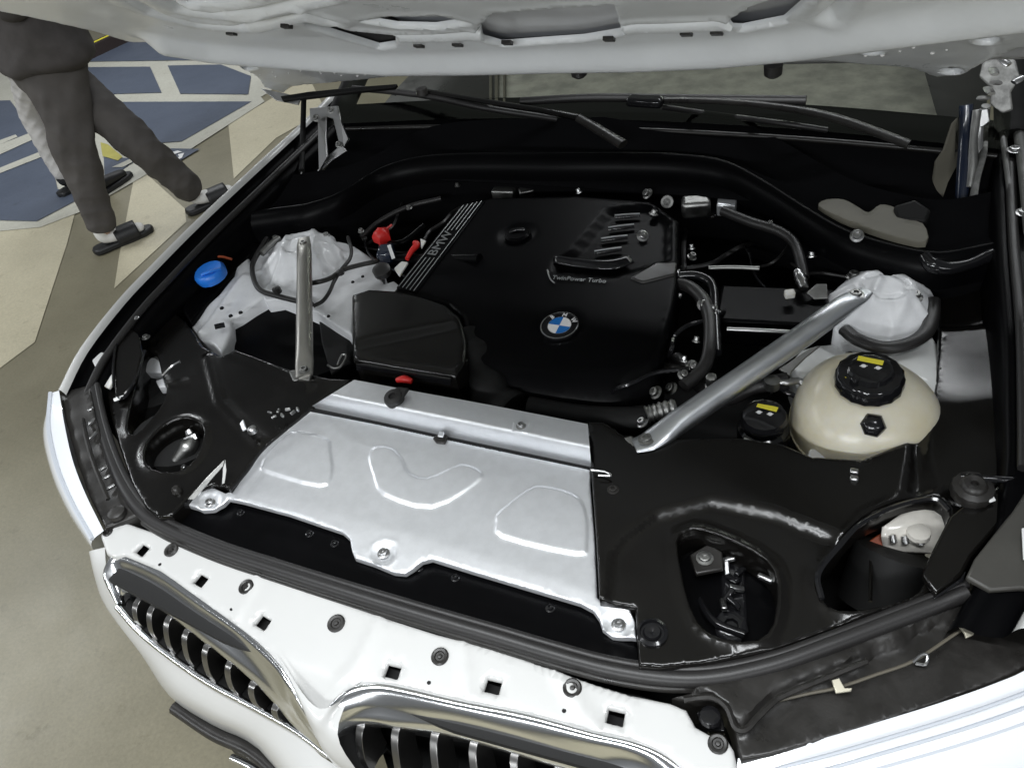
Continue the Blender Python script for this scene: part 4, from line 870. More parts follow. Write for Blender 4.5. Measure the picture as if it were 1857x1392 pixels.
# bright castings at the back of the engine
box("engine_casting", U(915, 350, .955), (.055, .03, .025), "cast_metal", car, rz=.1)
box("engine_casting", U(955, 348, .955), (.035, .02, .02), "cast_metal", car, rz=.6, tilt=.3)
box("engine_casting", U(1262, 374, .965), (.06, .035, .04), "cast_metal", car, rz=.3, tilt=.2, bevel=.008)
box("engine_casting", U(1318, 374, .965), (.038, .03, .03), "aluminium", car, rz=.1, tilt=.2)
lathe("lifting_eye", U(1210, 366, .975), [(.013, -.003), (.014, .0), (.013, .003), (.008, .003), (.008, -.003)], "dull_metal", car, (.1, -.9, .4), seg=16)
tube("cable_fitting", UL([(1446, 492, .96), (1452, 506, .955), (1458, 522, .95)]), [.008, .011, .008], "steel", car, n=4, seg=10, ribs=4)
box("terminal_block", U(1432, 533, .95), (.018, .014, .014), "tank_white", car, rz=.4)
slab("heat_shield", UL([(1462, 530, .945), (1480, 514, .95), (1500, 514, .95), (1502, 540, .94), (1478, 542, .94)]), .005, "cast_metal", car, bevel=.002)
# red, white and blue connectors left of the engine
rdc = lathe("red_terminal_cap", U(692, 426, .955), [(.019, -.015), (.020, .0), (.014, .012), (.006, .016), (.001, .016)], "red_plastic", car, (.1, -.1, 1), seg=10, lobes=5, lobe=.14)
tube("terminal_strap", UL([(700, 416, .96), (710, 408, .96)]), .003, "red_plastic", rdc, n=2, seg=6)
box("cable_connector", U(700, 460, .945), (.035, .045, .03), "strut_blue", car, rz=.4, bevel=.006)
slab("connector_label", UL([(702, 445, .965), (708, 443, .965), (716, 466, .963), (710, 468, .963)]), .003, "white_print", car, bevel=0)
tube("red_cable", UL([(738, 470, .95), (746, 456, .955), (756, 444, .958), (752, 440, .958)]), [.005, .006, .008, .006], "red_plastic", car, n=5, seg=8)
slab("connector_shield", UL([(762, 432, .965), (772, 436, .965), (764, 450, .962)]), .004, "tank_white", car, bevel=.001)
slab("connector_shield", UL([(714, 486, .95), (728, 473, .952), (740, 475, .952), (724, 500, .948)]), .006, "tank_white", car, bevel=.002)
lathe("grommet", U(692, 490, .952), [(.019, -.01), (.020, .004), (.014, .008), (.001, .007)], "rubber", car, (.1, -.2, 1), seg=18)
tube("wire_loom", UL([(655, 430, .93), (690, 400, .945), (740, 375, .955), (800, 360, .96)]), .006, "rubber", car, n=5, seg=8)
tube("wire_loom", UL([(690, 440, .93), (730, 440, .94), (770, 410, .95)]), .008, "deep_black", car, n=5, seg=8)
for p in ((742, 378, .96), (655, 420, .95), (830, 337, .97)): bolt("bolt", U(*p), .005, .008, "cast_metal", car)

# small wires, clamps and clips through the dark of the bay
r2 = random.Random(11)
for i in range(22):
    if i < 14: x0_, y0_2, z_ = r2.uniform(1225, 1470), r2.uniform(390, 700), r2.uniform(.90, .945)
    else: x0_, y0_2, z_ = r2.uniform(640, 800), r2.uniform(385, 500), r2.uniform(.90, .94)
    an = r2.uniform(0, 6.28); pts_ = []
    for q in range(7):
        pts_.append(U(x0_, y0_2, z_ - (.05 if q in (0, 6) else 0))); an += r2.uniform(-.6, .6); x0_ += 34 * math.cos(an); y0_2 += 24 * math.sin(an); z_ += r2.uniform(-.012, .008)
    wr = tube("wire", pts_, r2.uniform(.0022, .0055), ("gloss_black", "rubber", "gloss_black", "trim_black")[i % 4], car, n=5, seg=7)
    if i % 2 == 0: box("wire_clip", pts_[1] + Vector((0, 0, .002)), (.012, .009, .008), ("gloss_black", "cast_metal", "trim_black")[i % 3], wr, rz=an, bevel=.002)
# ---- cowl: moulded bulkhead trim with a rolled front edge
rdg = [(400, 395, 1.0), (505, 380, 1.0), (560, 372, 1.005), (620, 350, 1.012), (690, 308, 1.022), (760, 288, 1.03), (850, 282, 1.035), (1000, 282, 1.038), (1150, 281, 1.038), (1250, 285, 1.036), (1320, 298, 1.032), (1390, 335, 1.022), (1460, 380, 1.012), (1530, 420, 1.004), (1610, 446, 1.0), (1700, 462, .998), (1800, 445, 1.0), (1900, 430, 1.0)]
R0_ = UL(rdg)
rowsC = [[v + Vector((0, .16, .015)) for v in R0_], [v + Vector((0, .07, -.012)) for v in R0_], [v + Vector((0, .03, -.006)) for v in R0_], [v + Vector((0, .008, .001)) for v in R0_], R0_, [v + Vector((0, -.010, -.006)) for v in R0_],
         [v + Vector((0, -.020, -.022)) for v in R0_], [v + Vector((0, -.024, -.05)) for v in R0_], [v + Vector((0, -.01, -.14)) for v in R0_], [v + Vector((0, .03, -.42)) for v in R0_]]
cw = patch("bulkhead_trim", rowsC, "cowl_black", car, su=5, sv=3, solid=0)
patch("highlight_bead", [[v + Vector((0, .010, .0015)) for v in R0_], [v + Vector((0, .001, .0035)) for v in R0_], [v + Vector((0, -.012, -.006)) for v in R0_], [v + Vector((0, -.0225, -.025)) for v in R0_], [v + Vector((0, -.027, -.055)) for v in R0_]], "deep_black", cw, su=5, sv=4, solid=0)  # added glossy strip that carries the highlight along the ridge
# cowl tray up to the windscreen
ctr = patch("cowl_tray", [[Vector((x, 1.19 + .03 * (1 - (x / .8) ** 2), .985)) for x in (-.8, -.4, 0, .4, .8)], [Vector((x, 1.30 + .05 * (1 - (x / .8) ** 2), 1.0)) for x in (-.8, -.4, 0, .4, .8)], [Vector((x, 1.35 + .06 * (1 - (x / .8) ** 2), 1.035)) for x in (-.8, -.4, 0, .4, .8)],
                          [Vector((x, 1.40 + .07 * (1 - (x / .8) ** 2), 1.040)) for x in (-.8, -.4, 0, .4, .8)], [Vector((x, 1.44 + .08 * (1 - (x / .8) ** 2), 1.06)) for x in (-.8, -.4, 0, .4, .8)]], "cowl_black", car, su=6, sv=4, solid=.003)
tube("cowl_edge", [Vector((x, 1.345 + .06 * (1 - (x / .8) ** 2), 1.036)) for x in (-.78, -.4, 0, .4, .78)], .006, "trim_black", ctr, n=8, seg=8)
# white bulkhead behind the trim on the right, shade put into its beige
sheet("bulkhead", UX([(1484, 372), (1498, 361), (1530, 361), (1556, 374), (1575, 384), (1596, 370), (1624, 376), (1632, 394), (1674, 404), (1680, 438), (1620, 428), (1560, 408), (1515, 390)], 1.010, 3), flat(1.010), "bulkhead_beige", car, step=.02, r=.002, depth=.01)
slab("cowl_drain", UL([(1620, 372, 1.02), (1660, 360, 1.03), (1690, 380, 1.02), (1680, 402, 1.01), (1625, 396, 1.01)]), .04, "matte_black", car, bevel=.006)
bolt("trim_clip", U(1554, 428, 1.005), .008, .012, "steel", cw, axis=(0, -.6, .8))
tube("trim_end", UL([(1675, 462, 1.0), (1690, 480, .99), (1720, 486, .985), (1760, 478, .985), (1800, 462, .99), (1857, 450, .995), (1920, 440, 1.0)]), [.010, .014, .012, .010, .012, .014, .014], "gloss_black", cw, n=6, seg=10)
# ---- windscreen, dashboard below it, wipers
def wsp(x, s): return Vector((x, 1.36 + .08 * (1 - (x / .8) ** 2) + s * .80, 1.060 + s * .50))
wsn = patch("windscreen", [[wsp(x, s) for x in (-.78, -.4, 0, .4, .78)] for s in (-.02, .3, .65, 1.0)], "windscreen_glass", car, su=6, sv=4, solid=0)
patch("dashboard", [[Vector((x, 1.46, 1.00)) for x in (-.75, 0, .75)], [Vector((x, 1.75, 1.03)) for x in (-.75, 0, .75)], [Vector((x, 2.15, 1.03)) for x in (-.75, 0, .75)], [Vector((x, 2.3, .8)) for x in (-.75, 0, .75)]], "trim_black", car, su=4, sv=4, solid=.004)
patch("cabin_back", [[Vector((x, 2.35, .7)) for x in (-.8, 0, .8)], [Vector((x, 2.32, 1.10)) for x in (-.7, 0, .7)]], "bulkhead_beige", car, su=2, sv=2, solid=.004)
patch("reflection_sheet", [[U(900, 180, 1.050), U(1100, 182, 1.050), U(1350, 190, 1.050), U(1700, 214, 1.050)], [U(903, 165, 1.053), U(1100, 165, 1.053), U(1350, 165, 1.053), U(1690, 180, 1.053)], [U(906, 95, 1.055), U(1100, 95, 1.055), U(1350, 95, 1.055), U(1670, 110, 1.055)]], "reflection_pale", car, su=4, sv=4, solid=.003)  # added sheet stands in for the ceiling reflected in the glass
for x0_, x1_ in ((887, 892), (897, 903), (912, 916)):
    slab("reflection_post", [U(x0_, 186, 1.060), U(x1_, 186, 1.060), U(x1_, 120, 1.066), U(x0_, 120, 1.066)], .01, "bulkhead_beige", car, bevel=.001)  # added posts stand in for a frame mirrored in the windscreen
for sx in (-1, 1):
    tube("windscreen_pillar", [Vector((sx * .79, 1.40, 1.05)), Vector((sx * .72, 1.85, 1.33)), Vector((sx * .66, 2.2, 1.56))], .03, "matte_black", car, n=5, seg=10)
w1 = tube("wiper_arm", UL([(1130, 262, 1.06), (1090, 238, 1.075), (1048, 213, 1.10)]), [.015, .014, .012], "trim_black", car, n=4, seg=10, flat=.6)
tube("wiper_rod", UL([(1048, 213, 1.10), (980, 200, 1.11), (905, 188, 1.115), (770, 165, 1.12)]), [.010, .009, .008, .007], "satin_black", w1, n=4, seg=8, flat=.7)
tube("wiper_blade", UL([(1010, 216, 1.055), (880, 196, 1.10), (760, 172, 1.11), (640, 160, 1.115)]), .008, "rubber", w1, n=4, seg=8)
lathe("wiper_joint", U(765, 166, 1.125), [(.016, -.006), (.014, .008), (.001, .01)], "trim_black", w1, seg=12)
w2 = tube("wiper_arm", UL([(1648, 262, 1.06), (1590, 240, 1.075), (1520, 216, 1.095), (1440, 198, 1.11), (1340, 186, 1.118), (1250, 182, 1.12), (1150, 182, 1.12)]), [.013, .013, .013, .011, .009, .009, .009], "trim_black", car, n=5, seg=10, flat=.6)
tube("wiper_blade", UL([(945, 184, 1.108), (1060, 178, 1.114), (1160, 178, 1.116), (1300, 180, 1.116), (1462, 182, 1.116)]), .010, "rubber", w2, n=5, seg=8)
tube("wiper_rod", UL([(1200, 194, 1.10), (1300, 208, 1.055), (1420, 224, 1.075), (1500, 236, 1.06)]), .006, "rubber", w2, n=4, seg=8)
box("wiper_joint", U(1170, 184, 1.125), (.08, .03, .02), "gloss_black", w2, rz=-.1, bevel=.006)
# ---- hinges and gas struts
hgl = slab("hood_hinge", UL([(561, 196, 1.150), (612, 192, 1.150), (616, 210, 1.142), (618, 222, 1.13), (632, 252, 1.08), (624, 266, 1.07), (614, 258, 1.08), (604, 216, 1.132), (592, 212, 1.136), (591, 250, 1.09), (593, 285, 1.05), (578, 312, 1.01), (577, 255, 1.08), (576, 222, 1.13), (562, 218, 1.135)]), .006, "steel", car, bevel=.0015)
slab("hinge_link", UL([(592, 285, 1.045), (612, 268, 1.055), (620, 264, 1.062), (628, 274, 1.055), (604, 290, 1.035), (578, 314, 1.005), (566, 323, .995), (578, 306, 1.012)]), .008, "steel", hgl, bevel=.0015)
for p in ((600, 200, 1.153), (573, 214, 1.142), (615, 262, 1.075)): bolt("hinge_bolt", U(*p), .006, .008, "cast_metal", hgl, axis=(.3, -.6, .7))
gl = tube("gas_strut", UL([(551, 176, 1.165), (549, 250, 1.055), (547, 310, 1.02)]), [.0065, .0075, .0075], "matte_black", car, n=3, seg=10)
tube("strut_rod", UL([(547, 308, 1.02), (547, 328, 1.0)]), .003, "steel", gl, n=2, seg=8)
hg = slab("hood_hinge", UL([(1783, 112, 1.20), (1812, 105, 1.20), (1842, 108, 1.20), (1850, 140, 1.18), (1834, 168, 1.15), (1838, 200, 1.12), (1818, 206, 1.115), (1806, 196, 1.12), (1796, 190, 1.13), (1798, 160, 1.155), (1776, 140, 1.18)]), .02, "dull_metal", car, bevel=.004)
for i, q in enumerate(([(1788, 192, 1.12), (1786, 230, 1.055), (1782, 280, 1.05), (1770, 330, 1.02), (1762, 388, .985)], [(1772, 200, 1.12), (1766, 250, 1.08), (1764, 300, 1.04), (1758, 340, 1.01)], [(1778, 205, 1.11), (1776, 250, 1.07), (1776, 300, 1.03), (1764, 330, 1.01)])):
    tube("hinge_arm", UL(q), [.008, .007, .009, .008, .009][:len(q)], ("dull_metal", "cast_metal", "steel")[i], hg, n=5, seg=8, flat=.6)
slab("hinge_plate", UL([(1764, 200, 1.12), (1792, 196, 1.12), (1796, 220, 1.10), (1780, 232, 1.09), (1766, 228, 1.09)]), .006, "steel", hg, bevel=.002)
slab("hinge_plate", UL([(1738, 366, .99), (1752, 362, .99), (1764, 372, .985), (1762, 392, .975), (1738, 390, .975)]), .012, "aluminium", hg, bevel=.003)
lathe("zinc_nut", U(1726, 380, .985), [(.014, -.006), (.014, .004), (.009, .008), (.001, .008)], "yellow_zinc", hg, (0, -.5, .8), seg=8)
for i, p in enumerate(((1775, 178, 1.16), (1800, 125, 1.21), (1830, 118, 1.21), (1812, 150, 1.185), (1790, 160, 1.17), (1838, 150, 1.18))):
    tube("hinge_link", [U(*p), U(p[0] + 18 * math.cos(i * 1.3), p[1] + 12 * math.sin(i * 2.1), p[2] + .006)], [.007, .009, .006], ("dull_metal", "cast_metal", "steel")[i % 3], hg, n=3, seg=8, flat=.5)
gr = tube("gas_strut", UL([(1752, 190, 1.125), (1752, 240, 1.08), (1748, 300, 1.035), (1744, 362, .99)]), [.012, .0125, .0125, .0115], "strut_blue", car, n=3, seg=14)
slab("strut_shield", UL([(1728, 222, 1.10), (1738, 212, 1.105), (1738, 240, 1.055), (1736, 300, 1.03), (1720, 330, 1.01), (1706, 372, .985), (1692, 330, 1.0), (1698, 290, 1.03), (1712, 270, 1.05)]), .008, "bulkhead_beige", car, bevel=.003)
# ribbed rail along the right gutter
rl_ = tube("gutter_rail", UL([(1812, 200, 1.07), (1826, 300, 1.05), (1838, 400, 1.03), (1846, 520, 1.005), (1850, 640, .99)]), .006, "rail_grey", car, n=5, seg=8)
tube("gutter_rail_edge", UL([(1840, 190, 1.055), (1856, 300, 1.06), (1868, 420, 1.035)]), .010, "rail_grey", rl_, n=5, seg=8)
for p in ((1840, 272, 1.065), (1857, 386, 1.04)): bolt("rail_screw", U(*p), .009, .006, "steel", rl_)
# ================================================================== the open hood
th = math.radians(33); HO = Vector((0, 1.17, 1.238)); h1 = Vector((1, 0, 0)); h2 = Vector((0, -math.cos(th), math.sin(th))); h3 = Vector((0, -math.sin(th), -math.cos(th)))
def HU(pts):
    out = []
    for p in pts:
        q = UP(p[0], p[1], HO, h3) - HO; out.append((q.dot(h1), q.dot(h2)))
    return out
rear = HU([(1850, 108), (1796, 128), (1742, 154), (1692, 158), (1643, 141), (1568, 136), (1500, 130), (1433, 125), (1300, 128), (1150, 130), (1000, 132), (905, 134), (800, 143), (720, 151), (640, 159), (560, 165), (515, 170), (478, 160), (430, 131)])
left = HU([(350, 107), (225, 75), (170, 58), (75, 37), (0, 22)])
lx, lv = left[-1]
hood_out = [(-lx, lv + .02), (.80, .20)] + rear + left + [(lx + .03, .75), (lx + .10, 1.08), (-.55, 1.22), (-.25, 1.27), (.25, 1.27), (.55, 1.22), (-lx - .10, 1.08), (-lx - .03, .75)]
holes_h = [HU([(296, -8), (302, 2), (340, 11), (400, 10), (440, 4), (455, -8)]), HU([(553, 42), (562, 52), (620, 70), (688, 90), (717, 86), (717, 69), (660, 60), (610, 47), (590, 51)])] + \
          [HU(oval(*q)) for q in ((605, 137, 13, 5), (1785, 92, 23, 8), (1580, 110, 20, 7), (1722, 145, 19, 6), (452, 134, 13, 5))]
recs = [HU([(866, 52), (896, 24), (1000, 15), (1112, 8), (1128, 61), (1060, 72), (910, 82), (880, 74)]), HU([(655, 38), (700, 30), (800, 28), (852, 42), (790, 51), (720, 49)]), HU([(1312, 42), (1372, 8), (1450, -20), (1490, -20), (1420, 40), (1345, 54)])]
holes_h += recs
rib = HU([(300, 70), (380, 84), (480, 93), (600, 101), (700, 107), (850, 104), (1000, 98), (1150, 94), (1300, 85), (1450, 68), (1600, 45), (1750, 22), (1900, 0)])
grv = [HU([(215, -10), (280, 24), (360, 44), (440, 50), (500, 34), (545, 24), (600, 40)]), HU([(240, -30), (330, 18), (400, 27), (470, 20), (520, 8), (580, -5)]), HU([(640, 58), (720, 66), (800, 65), (865, 60)]), HU([(1130, 48), (1220, 46), (1300, 42)]), HU([(1500, 30), (1524, 12), (1530, -15)])]
lipl = HU([(440, 128), (560, 145), (720, 132), (905, 118), (1150, 113), (1400, 103), (1550, 88), (1700, 60)])
def hood_h(X):
    z = np.zeros(len(X))
    z += .030 * np.exp(-(dist(rib, X, False) / .032) ** 2)
    for g_ in grv: dg_ = dist(g_, X, False); z -= .012 * np.clip(1 - dg_ / .012, 0, 1) - .004 * np.clip(1 - np.abs(dg_ - .024) / .012, 0, 1)
    for q in recs: z += .003 * np.exp(-(dist(q, X) / .012) ** 2)
    for q in holes_h[2:7]:
        z += .003 * np.exp(-(dist(q, X) / .008) ** 2)
    rx, ry = [p[0] for p in rib], [p[1] for p in rib]
    yl = np.interp(X[:, 0], rx, ry); z -= .014 * sstep(.025, .06, yl - X[:, 1])
    z += .02 * sstep(.06, .0, 1 - np.abs(X[:, 0]) / .88) + .035 * (X[:, 0] / .85) ** 2 * 0
    return z
gx_, gy_ = np.meshgrid(np.arange(-.9, .9, .0095), np.arange(-.06, .62, .0080)); near = np.stack([gx_.ravel(), gy_.ravel()], 1); near[:, 0] += np.where((np.arange(len(near)) // gx_.shape[1]) % 2, .0048, 0)
hood = sheet("hood", hood_out, hood_h, "hood_white", car, holes=holes_h, step=.035, r=.006, depth=.03, hole_depth=.005, frame=(HO, h1, h2, h3), extra=np.concatenate([near, band([q + q[::-1] for q in grv], (0, .004, .008, .012, .018, .024), .006)]))
# outer skin above the pressed inner panel
nx = [-1, -.6, 0, .6, 1]
def hw(v): return .84 - .09 * max(0, (v - .5)) / .75
patch("outer_skin", [[HO + h1 * (u * hw(v)) + h2 * v - h3 * (.045 + .03 * (1 - u * u)) for u in nx] for v in (.0, .3, .7, 1.05, 1.22)], "white_paint", hood, su=5, sv=4, solid=.002)
patch("skin_lining", [[HO + h1 * (u * hw(v) * .97) + h2 * v - h3 * (.019 + .004 * math.sin(u * 7 + v * 9)) for u in (-1, -.75, -.5, -.25, 0, .25, .5, .75, 1)] for v in (.13, .2, .4, .6, .9, 1.2)], "hood_primer", hood, su=3, sv=3, solid=.001)
for iq, q in enumerate([holes_h[1], holes_h[0]] + holes_h[2:7]):
    u0, u1 = min(p[0] for p in q) - .03, max(p[0] for p in q) + .03; v0, v1 = min(p[1] for p in q) - .015, max(p[1] for p in q) + .07
    slab("hood_hole_shade", [HO + h1 * u_ + h2 * v_ - h3 * (.014 if iq < 2 else .036) for u_, v_ in ((u0, v0), (u1, v0), (u1, v1), (u0, v1))], .003, "cavity", hood, bevel=0)  # black sheet put behind each hole for the shade inside the hood
for px, py in ((1050, 130), (1402, 128)):
    lathe("bump_stop", UP(px, py, HO, h3), [(.015, -.01), (.014, .006), (.009, .010), (.001, .010)], "rubber", hood, h3 + Vector((0, .6, 0)), seg=16)
slab("hinge_strip", UL([(508, 174, 1.178), (560, 166, 1.182), (640, 158, 1.185), (720, 152, 1.188), (715, 158, 1.185), (640, 166, 1.18), (560, 176, 1.174), (512, 182, 1.170)]), .010, "matte_black", hood, bevel=.002)
slab("hinge_mount", UL([(472, 160, 1.18), (520, 170, 1.178), (545, 178, 1.17), (540, 190, 1.16), (500, 182, 1.165)]), .004, "steel", hood, bevel=.001)
for px, py in ((830, 80), (760, 82), (1245, 60), (1300, 58), (920, 76), (1105, 66), (520, 42), (420, 60)):
    c_ = UP(px, py, HO, h3); q = c_ - HO; hh = float(hood_h(np.array([[q.dot(h1), q.dot(h2)]]))[0])
    box("hood_clip", c_ + h3 * (hh + .001), (.016, .012, .006), "trim_black", hood, tilt=-th, bevel=.001)
# water drops on the lip, their sparkle put into white colour
dm = None
for i in range(46):
    px = random.choice([random.uniform(470, 760), random.uniform(470, 760), random.uniform(760, 1440), random.uniform(1480, 1720), random.uniform(1560, 1680)])
    py = (150 if px < 800 else 122) + random.uniform(-18, 4) - (10 if px > 1450 else 0)
    c_ = UP(px, py, HO, h3); q = c_ - HO; hh = float(hood_h(np.array([[q.dot(h1), q.dot(h2)]]))[0])
    o = lathe("water_drop", c_ + h3 * (hh - .0003), [(.0040, 0), (.0034, .0014), (.0017, .0026), (.0002, .0028)], "badge_white", hood, h3, seg=8) if dm is None else None
    if dm is None: dm = o.data; o0 = c_ + h3 * (hh - .0003)
    else:
        o = bpy.data.objects.new("water_drop", dm); COL.objects.link(o); o.parent = hood; s = random.uniform(.5, 1.1)
        o.matrix_basis = Matrix.Translation(c_ + h3 * (hh - .0003)) @ Matrix.Scale(s, 4) @ Matrix.Translation(-o0)
# ================================================================== people walking past
def skin(name, joints, edges, m, parent, sub=2, root=0):
    me = bpy.data.meshes.new(name); me.from_pydata([tuple(j[0]) for j in joints], edges, []); me.materials.append(MATS[m])
    o = bpy.data.objects.new(name, me); COL.objects.link(o); o.parent = parent
    o.modifiers.new("skin", 'SKIN')
    for i, j in enumerate(joints):
        r_ = j[1]; me.skin_vertices[0].data[i].radius = r_ if isinstance(r_, tuple) else (r_, r_); me.skin_vertices[0].data[i].use_root = (i == root)
    s = o.modifiers.new("sub", 'SUBSURF'); s.levels = sub; s.render_levels = sub
    dg = bpy.context.evaluated_depsgraph_get(); ne = bpy.data.meshes.new_from_object(o.evaluated_get(dg)); o.modifiers.clear(); o.data = ne
    ne.polygons.foreach_set("use_smooth", [True] * len(ne.polygons))
    return o
def crumple(o, amp, seed, fold=26.0):
    me = o.data; n = len(me.vertices); co = np.empty(n * 3); no = np.empty(n * 3); me.vertices.foreach_get("co", co); me.vertices.foreach_get("normal", no)
    co = co.reshape(-1, 3); no = no.reshape(-1, 3); r_ = np.random.default_rng(seed); d = np.zeros(n)
    for k_ in range(9):
        a_ = r_.uniform(0, 6.28); kv = np.array([math.cos(a_), math.sin(a_), r_.uniform(-1.6, 1.6)]) * fold * r_.uniform(.4, 1.5)
        wv = np.sin(co @ kv + r_.uniform(0, 6.28)); d += (1 - np.abs(wv)) * r_.uniform(.5, 1) * (.5 + .5 * np.sin(co @ r_.uniform(-6, 6, 3) + r_.uniform(0, 6)))
    d = (d - d.mean()) * amp / 2.0; co += no * d[:, None]; me.vertices.foreach_set("co", co.ravel()); me.update()
    return o
def person(base, yaw, feet, hip, knees, label, m_top, m_leg, m_sock, m_shoe, lean=(0, 0), slides=True, ls=1.0, seed=3):
    e = empty("person", base); V = Vector; F = V((math.cos(yaw), math.sin(yaw), 0)); S = V((-F.y, F.x, 0)); Zv = V((0, 0, 1))
    L = lambda v: V(v) - V(base)
    hip = V(hip); hl_, hr_2 = hip + S * .09, hip - S * .09
    chest = hip + Zv * .42 + F * lean[0]; neck = hip + Zv * .58 + F * lean[0] * 1.3; head = neck + Zv * .17 + F * (.03 + lean[0] * .4)
    shl, shr = chest + S * .19 + Zv * .10, chest - S * .19 + Zv * .10
    ell = shl - Zv * .27 + F * -.04 + S * .04; elr = shr - Zv * .27 + F * -.03 - S * .04
    hal = ell + Zv * .06 + F * .20 - S * .08; har = elr + Zv * .05 + F * .20 + S * .08
    ank = [V(f) + Zv * .075 for f in feet]; kn = [V(k_) for k_ in knees]
    J = [(hip, (.15, .11)), (hip + Zv * .2, (.14, .10)), (chest, (.17, .11)), (neck, .055), (neck + Zv * .07, .052), (head, (.075, .085)), (head + Zv * .09, (.06, .07)),
         (shl, .06), (ell, .042), (hal, .03), (shr, .06), (elr, .042), (har, .03), (hl_ - Zv * .06, .085), (kn[0], .058), (ank[0], .038), (hr_2 - Zv * .06, .085), (kn[1], .058), (ank[1], .038)]
    Ed = [(0, 1), (1, 2), (2, 3), (3, 4), (4, 5), (5, 6), (2, 7), (7, 8), (8, 9), (2, 10), (10, 11), (11, 12), (0, 13), (13, 14), (14, 15), (0, 16), (16, 17), (17, 18)]
    n0 = len(J)
    for h_, el in ((hal, ell), (har, elr)):
        d = (h_ - el).normalized(); wi = J.index(next(j for j in J if j[0] is h_))
        J.append((h_ + d * .07, (.034, .016))); Ed.append((wi, len(J) - 1)); pi = len(J) - 1
        for k_ in range(4):
            J.append((h_ + d * (.125 + .008 * (k_ in (1, 2))) + F * (-.03 + .02 * k_), .0085)); Ed.append((pi, len(J) - 1))
            J.append((h_ + d * (.165 + .010 * (k_ in (1, 2))) + F * (-.028 + .02 * k_) - S * .01, .0075)); Ed.append((len(J) - 2, len(J) - 1))
        J.append((h_ + d * .06 + F * .05, .010)); Ed.append((wi, len(J) - 1)); J.append((h_ + d * .10 + F * .055, .0085)); Ed.append((len(J) - 2, len(J) - 1))
    body = skin("body", [(L(j[0]), j[1]) for j in J], Ed, "skin", e)
    lathe("hair", L(head + Zv * .045 - F * .012), [(.088, -.05), (.094, -.01), (.090, .03), (.07, .065), (.03, .082), (.001, .085)], "hair", body, (-.15 * F.x, -.15 * F.y, 1), seg=20)
    for s_ in (-1, 1): lathe("ear", L(head + S * .078 * s_ + Zv * .0), [(.004, -.01), (.022, -.006), (.024, .004), (.008, .008)], "skin", body, S * s_, seg=10)
    lathe("nose", L(head + F * .085 + Zv * -.005), [(.016, -.01), (.013, .01), (.004, .018)], "skin", body, F + V((0, 0, -.3)), seg=8)
    # jacket with sleeves
    Jj = [(hip - Zv * (.05 if slides else .12), (.285, .235)), (hip + Zv * .06, (.275, .22)), (hip + Zv * .26, (.225, .17)), (chest, (.23, .165)), (neck - Zv * .03, (.085, .085)), (shl, .085), (ell, .065), (hal - (hal - ell) * .08, .05), (shr, .085), (elr, .065), (har - (har - elr) * .08, .05)]
    crumple(crumple(skin("jacket", [(L(j[0]), j[1]) for j in Jj], [(0, 1), (1, 2), (2, 3), (3, 4), (3, 5), (5, 6), (6, 7), (3, 8), (8, 9), (9, 10)], m_top, e, sub=4), .030, seed, 11), .012, seed + 7, 24)
    # trousers
    Jt = [(hip + Zv * .14, (.20, .16)), (hip - Zv * .04, (.195, .155))]; Et = [(0, 1)]
    for hs_, k_, a_ in ((hl_, kn[0], ank[0]), (hr_2, kn[1], ank[1])):
        i0 = len(Jt); mid_ = (hs_ - Zv * .06).lerp(k_, .5); Jt += [(hs_ - Zv * .10, .135), (mid_, .116), (k_, .093), (k_.lerp(a_, .5), .084), (k_.lerp(a_, .80), .082), (a_ + Zv * (.045 if slides else .0), .078)]
        Et += [(1, i0), (i0, i0 + 1), (i0 + 1, i0 + 2), (i0 + 2, i0 + 3), (i0 + 3, i0 + 4), (i0 + 4, i0 + 5)]
    crumple(crumple(skin("trousers", [(L(j[0]), j[1] if isinstance(j[1], tuple) else j[1] * ls) for j in Jt], Et, m_leg, e, sub=4), .016, seed + 1, 13.0), .011, seed + 5, 34.0)
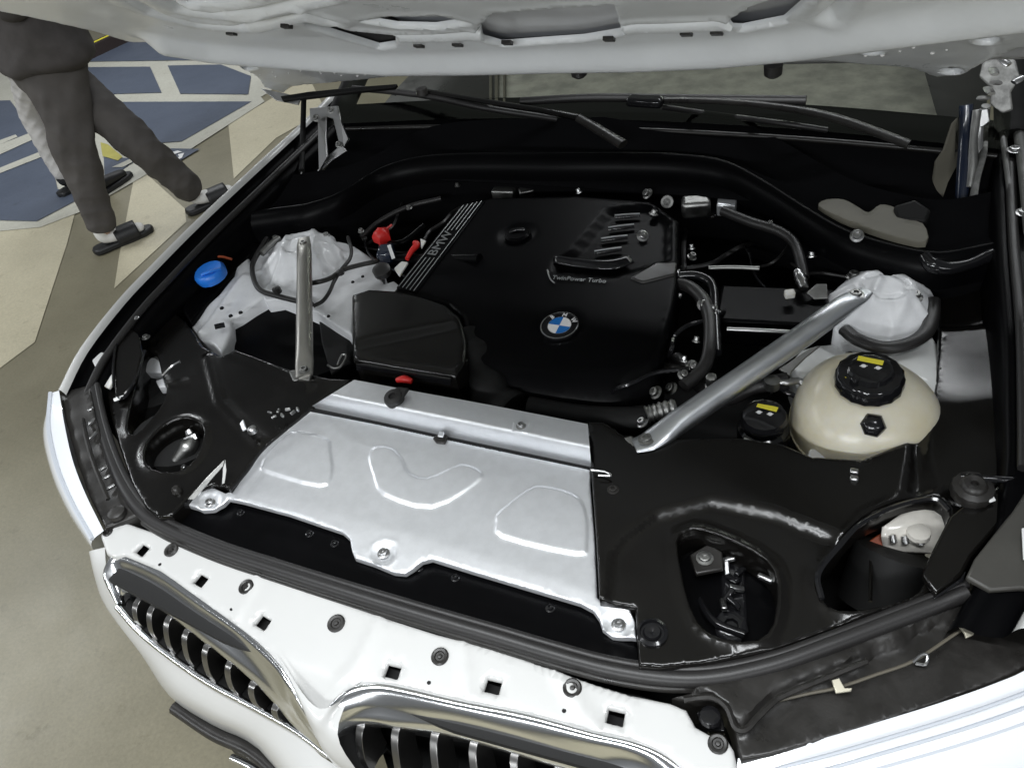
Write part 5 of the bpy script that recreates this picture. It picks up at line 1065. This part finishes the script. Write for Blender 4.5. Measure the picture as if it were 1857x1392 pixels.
    for f, yw in zip(feet, (yaw, yaw)):
        f = V(f); fd = V((math.cos(yw), math.sin(yw), 0)); sd2 = V((-fd.y, fd.x, 0))
        skin("sock", [(L(f + Zv * .16 - fd * .0), .043), (L(f + Zv * .07 - fd * .02), .043), (L(f + Zv * .055 + fd * .07), (.043, .034)), (L(f + Zv * .048 + fd * .15), (.044, .026)), (L(f + Zv * .045 + fd * .19), (.036, .020))], [(0, 1), (1, 2), (2, 3), (3, 4)], m_sock, e)
        sole = [(-.085, .034), (-.06, .044), (.02, .042), (.10, .050), (.17, .048), (.215, .030), (.225, 0), (.215, -.030), (.17, -.048), (.10, -.050), (.02, -.042), (-.06, -.044), (-.085, -.034), (-.095, 0)]
        P = [f + fd * a_ + sd2 * b_ for a_, b_ in sole]
        so = slab("slide_sole" if slides else "shoe_sole", [L(p + Zv * .034) for p in P], .032, m_shoe, e, bevel=.008, n=Zv)
        rws = []
        for a_ in (.035, .075, .115, .15) if slides else (-.07, 0, .07, .15, .2):
            rws.append([L(f + fd * a_ + sd2 * x_ + Zv * z_) for x_, z_ in ((.050, .02), (.051, .052), (.034, .078), (0, .086), (-.034, .078), (-.051, .052), (-.050, .02))])
        if slides: patch("slide_strap", rws, m_shoe, so, su=4, sv=3, solid=.008)
    tag(e, label, "person")
    return e
f1, f2 = U(205, 449, 0), U(370, 379, 0)
yw = math.atan2(f2.y - f1.y, f2.x - f1.x)
hp = (f1 + f2) / 2 + Vector((-.07, -.07, .91))
person(tuple((f1 + f2) / 2), yw, [f2, f1], hp, [U(256, 262, .47), U(145, 300, .46)], "person in charcoal jacket and trousers striding past in black slides and white socks", "jacket", "trousers", "sock", "slide_black", lean=(-.03, 0))
g1, g2 = U(132, 346, 0), U(190, 352, 0)
hp2 = (g1 + g2) / 2 + Vector((.02, .02, .90))
person(tuple((g1 + g2) / 2), math.atan2(g2.y - g1.y, g2.x - g1.x) + math.pi / 2, [g2, g1], hp2, [g2 + Vector((-.02, .03, .48)), g1 + Vector((-.02, .03, .48))], "person in pale grey trousers and dark shoes, mostly hidden behind the striding person", "jacket", "pale_cloth", "slide_black", "slide_black", slides=False, ls=.72, seed=9)
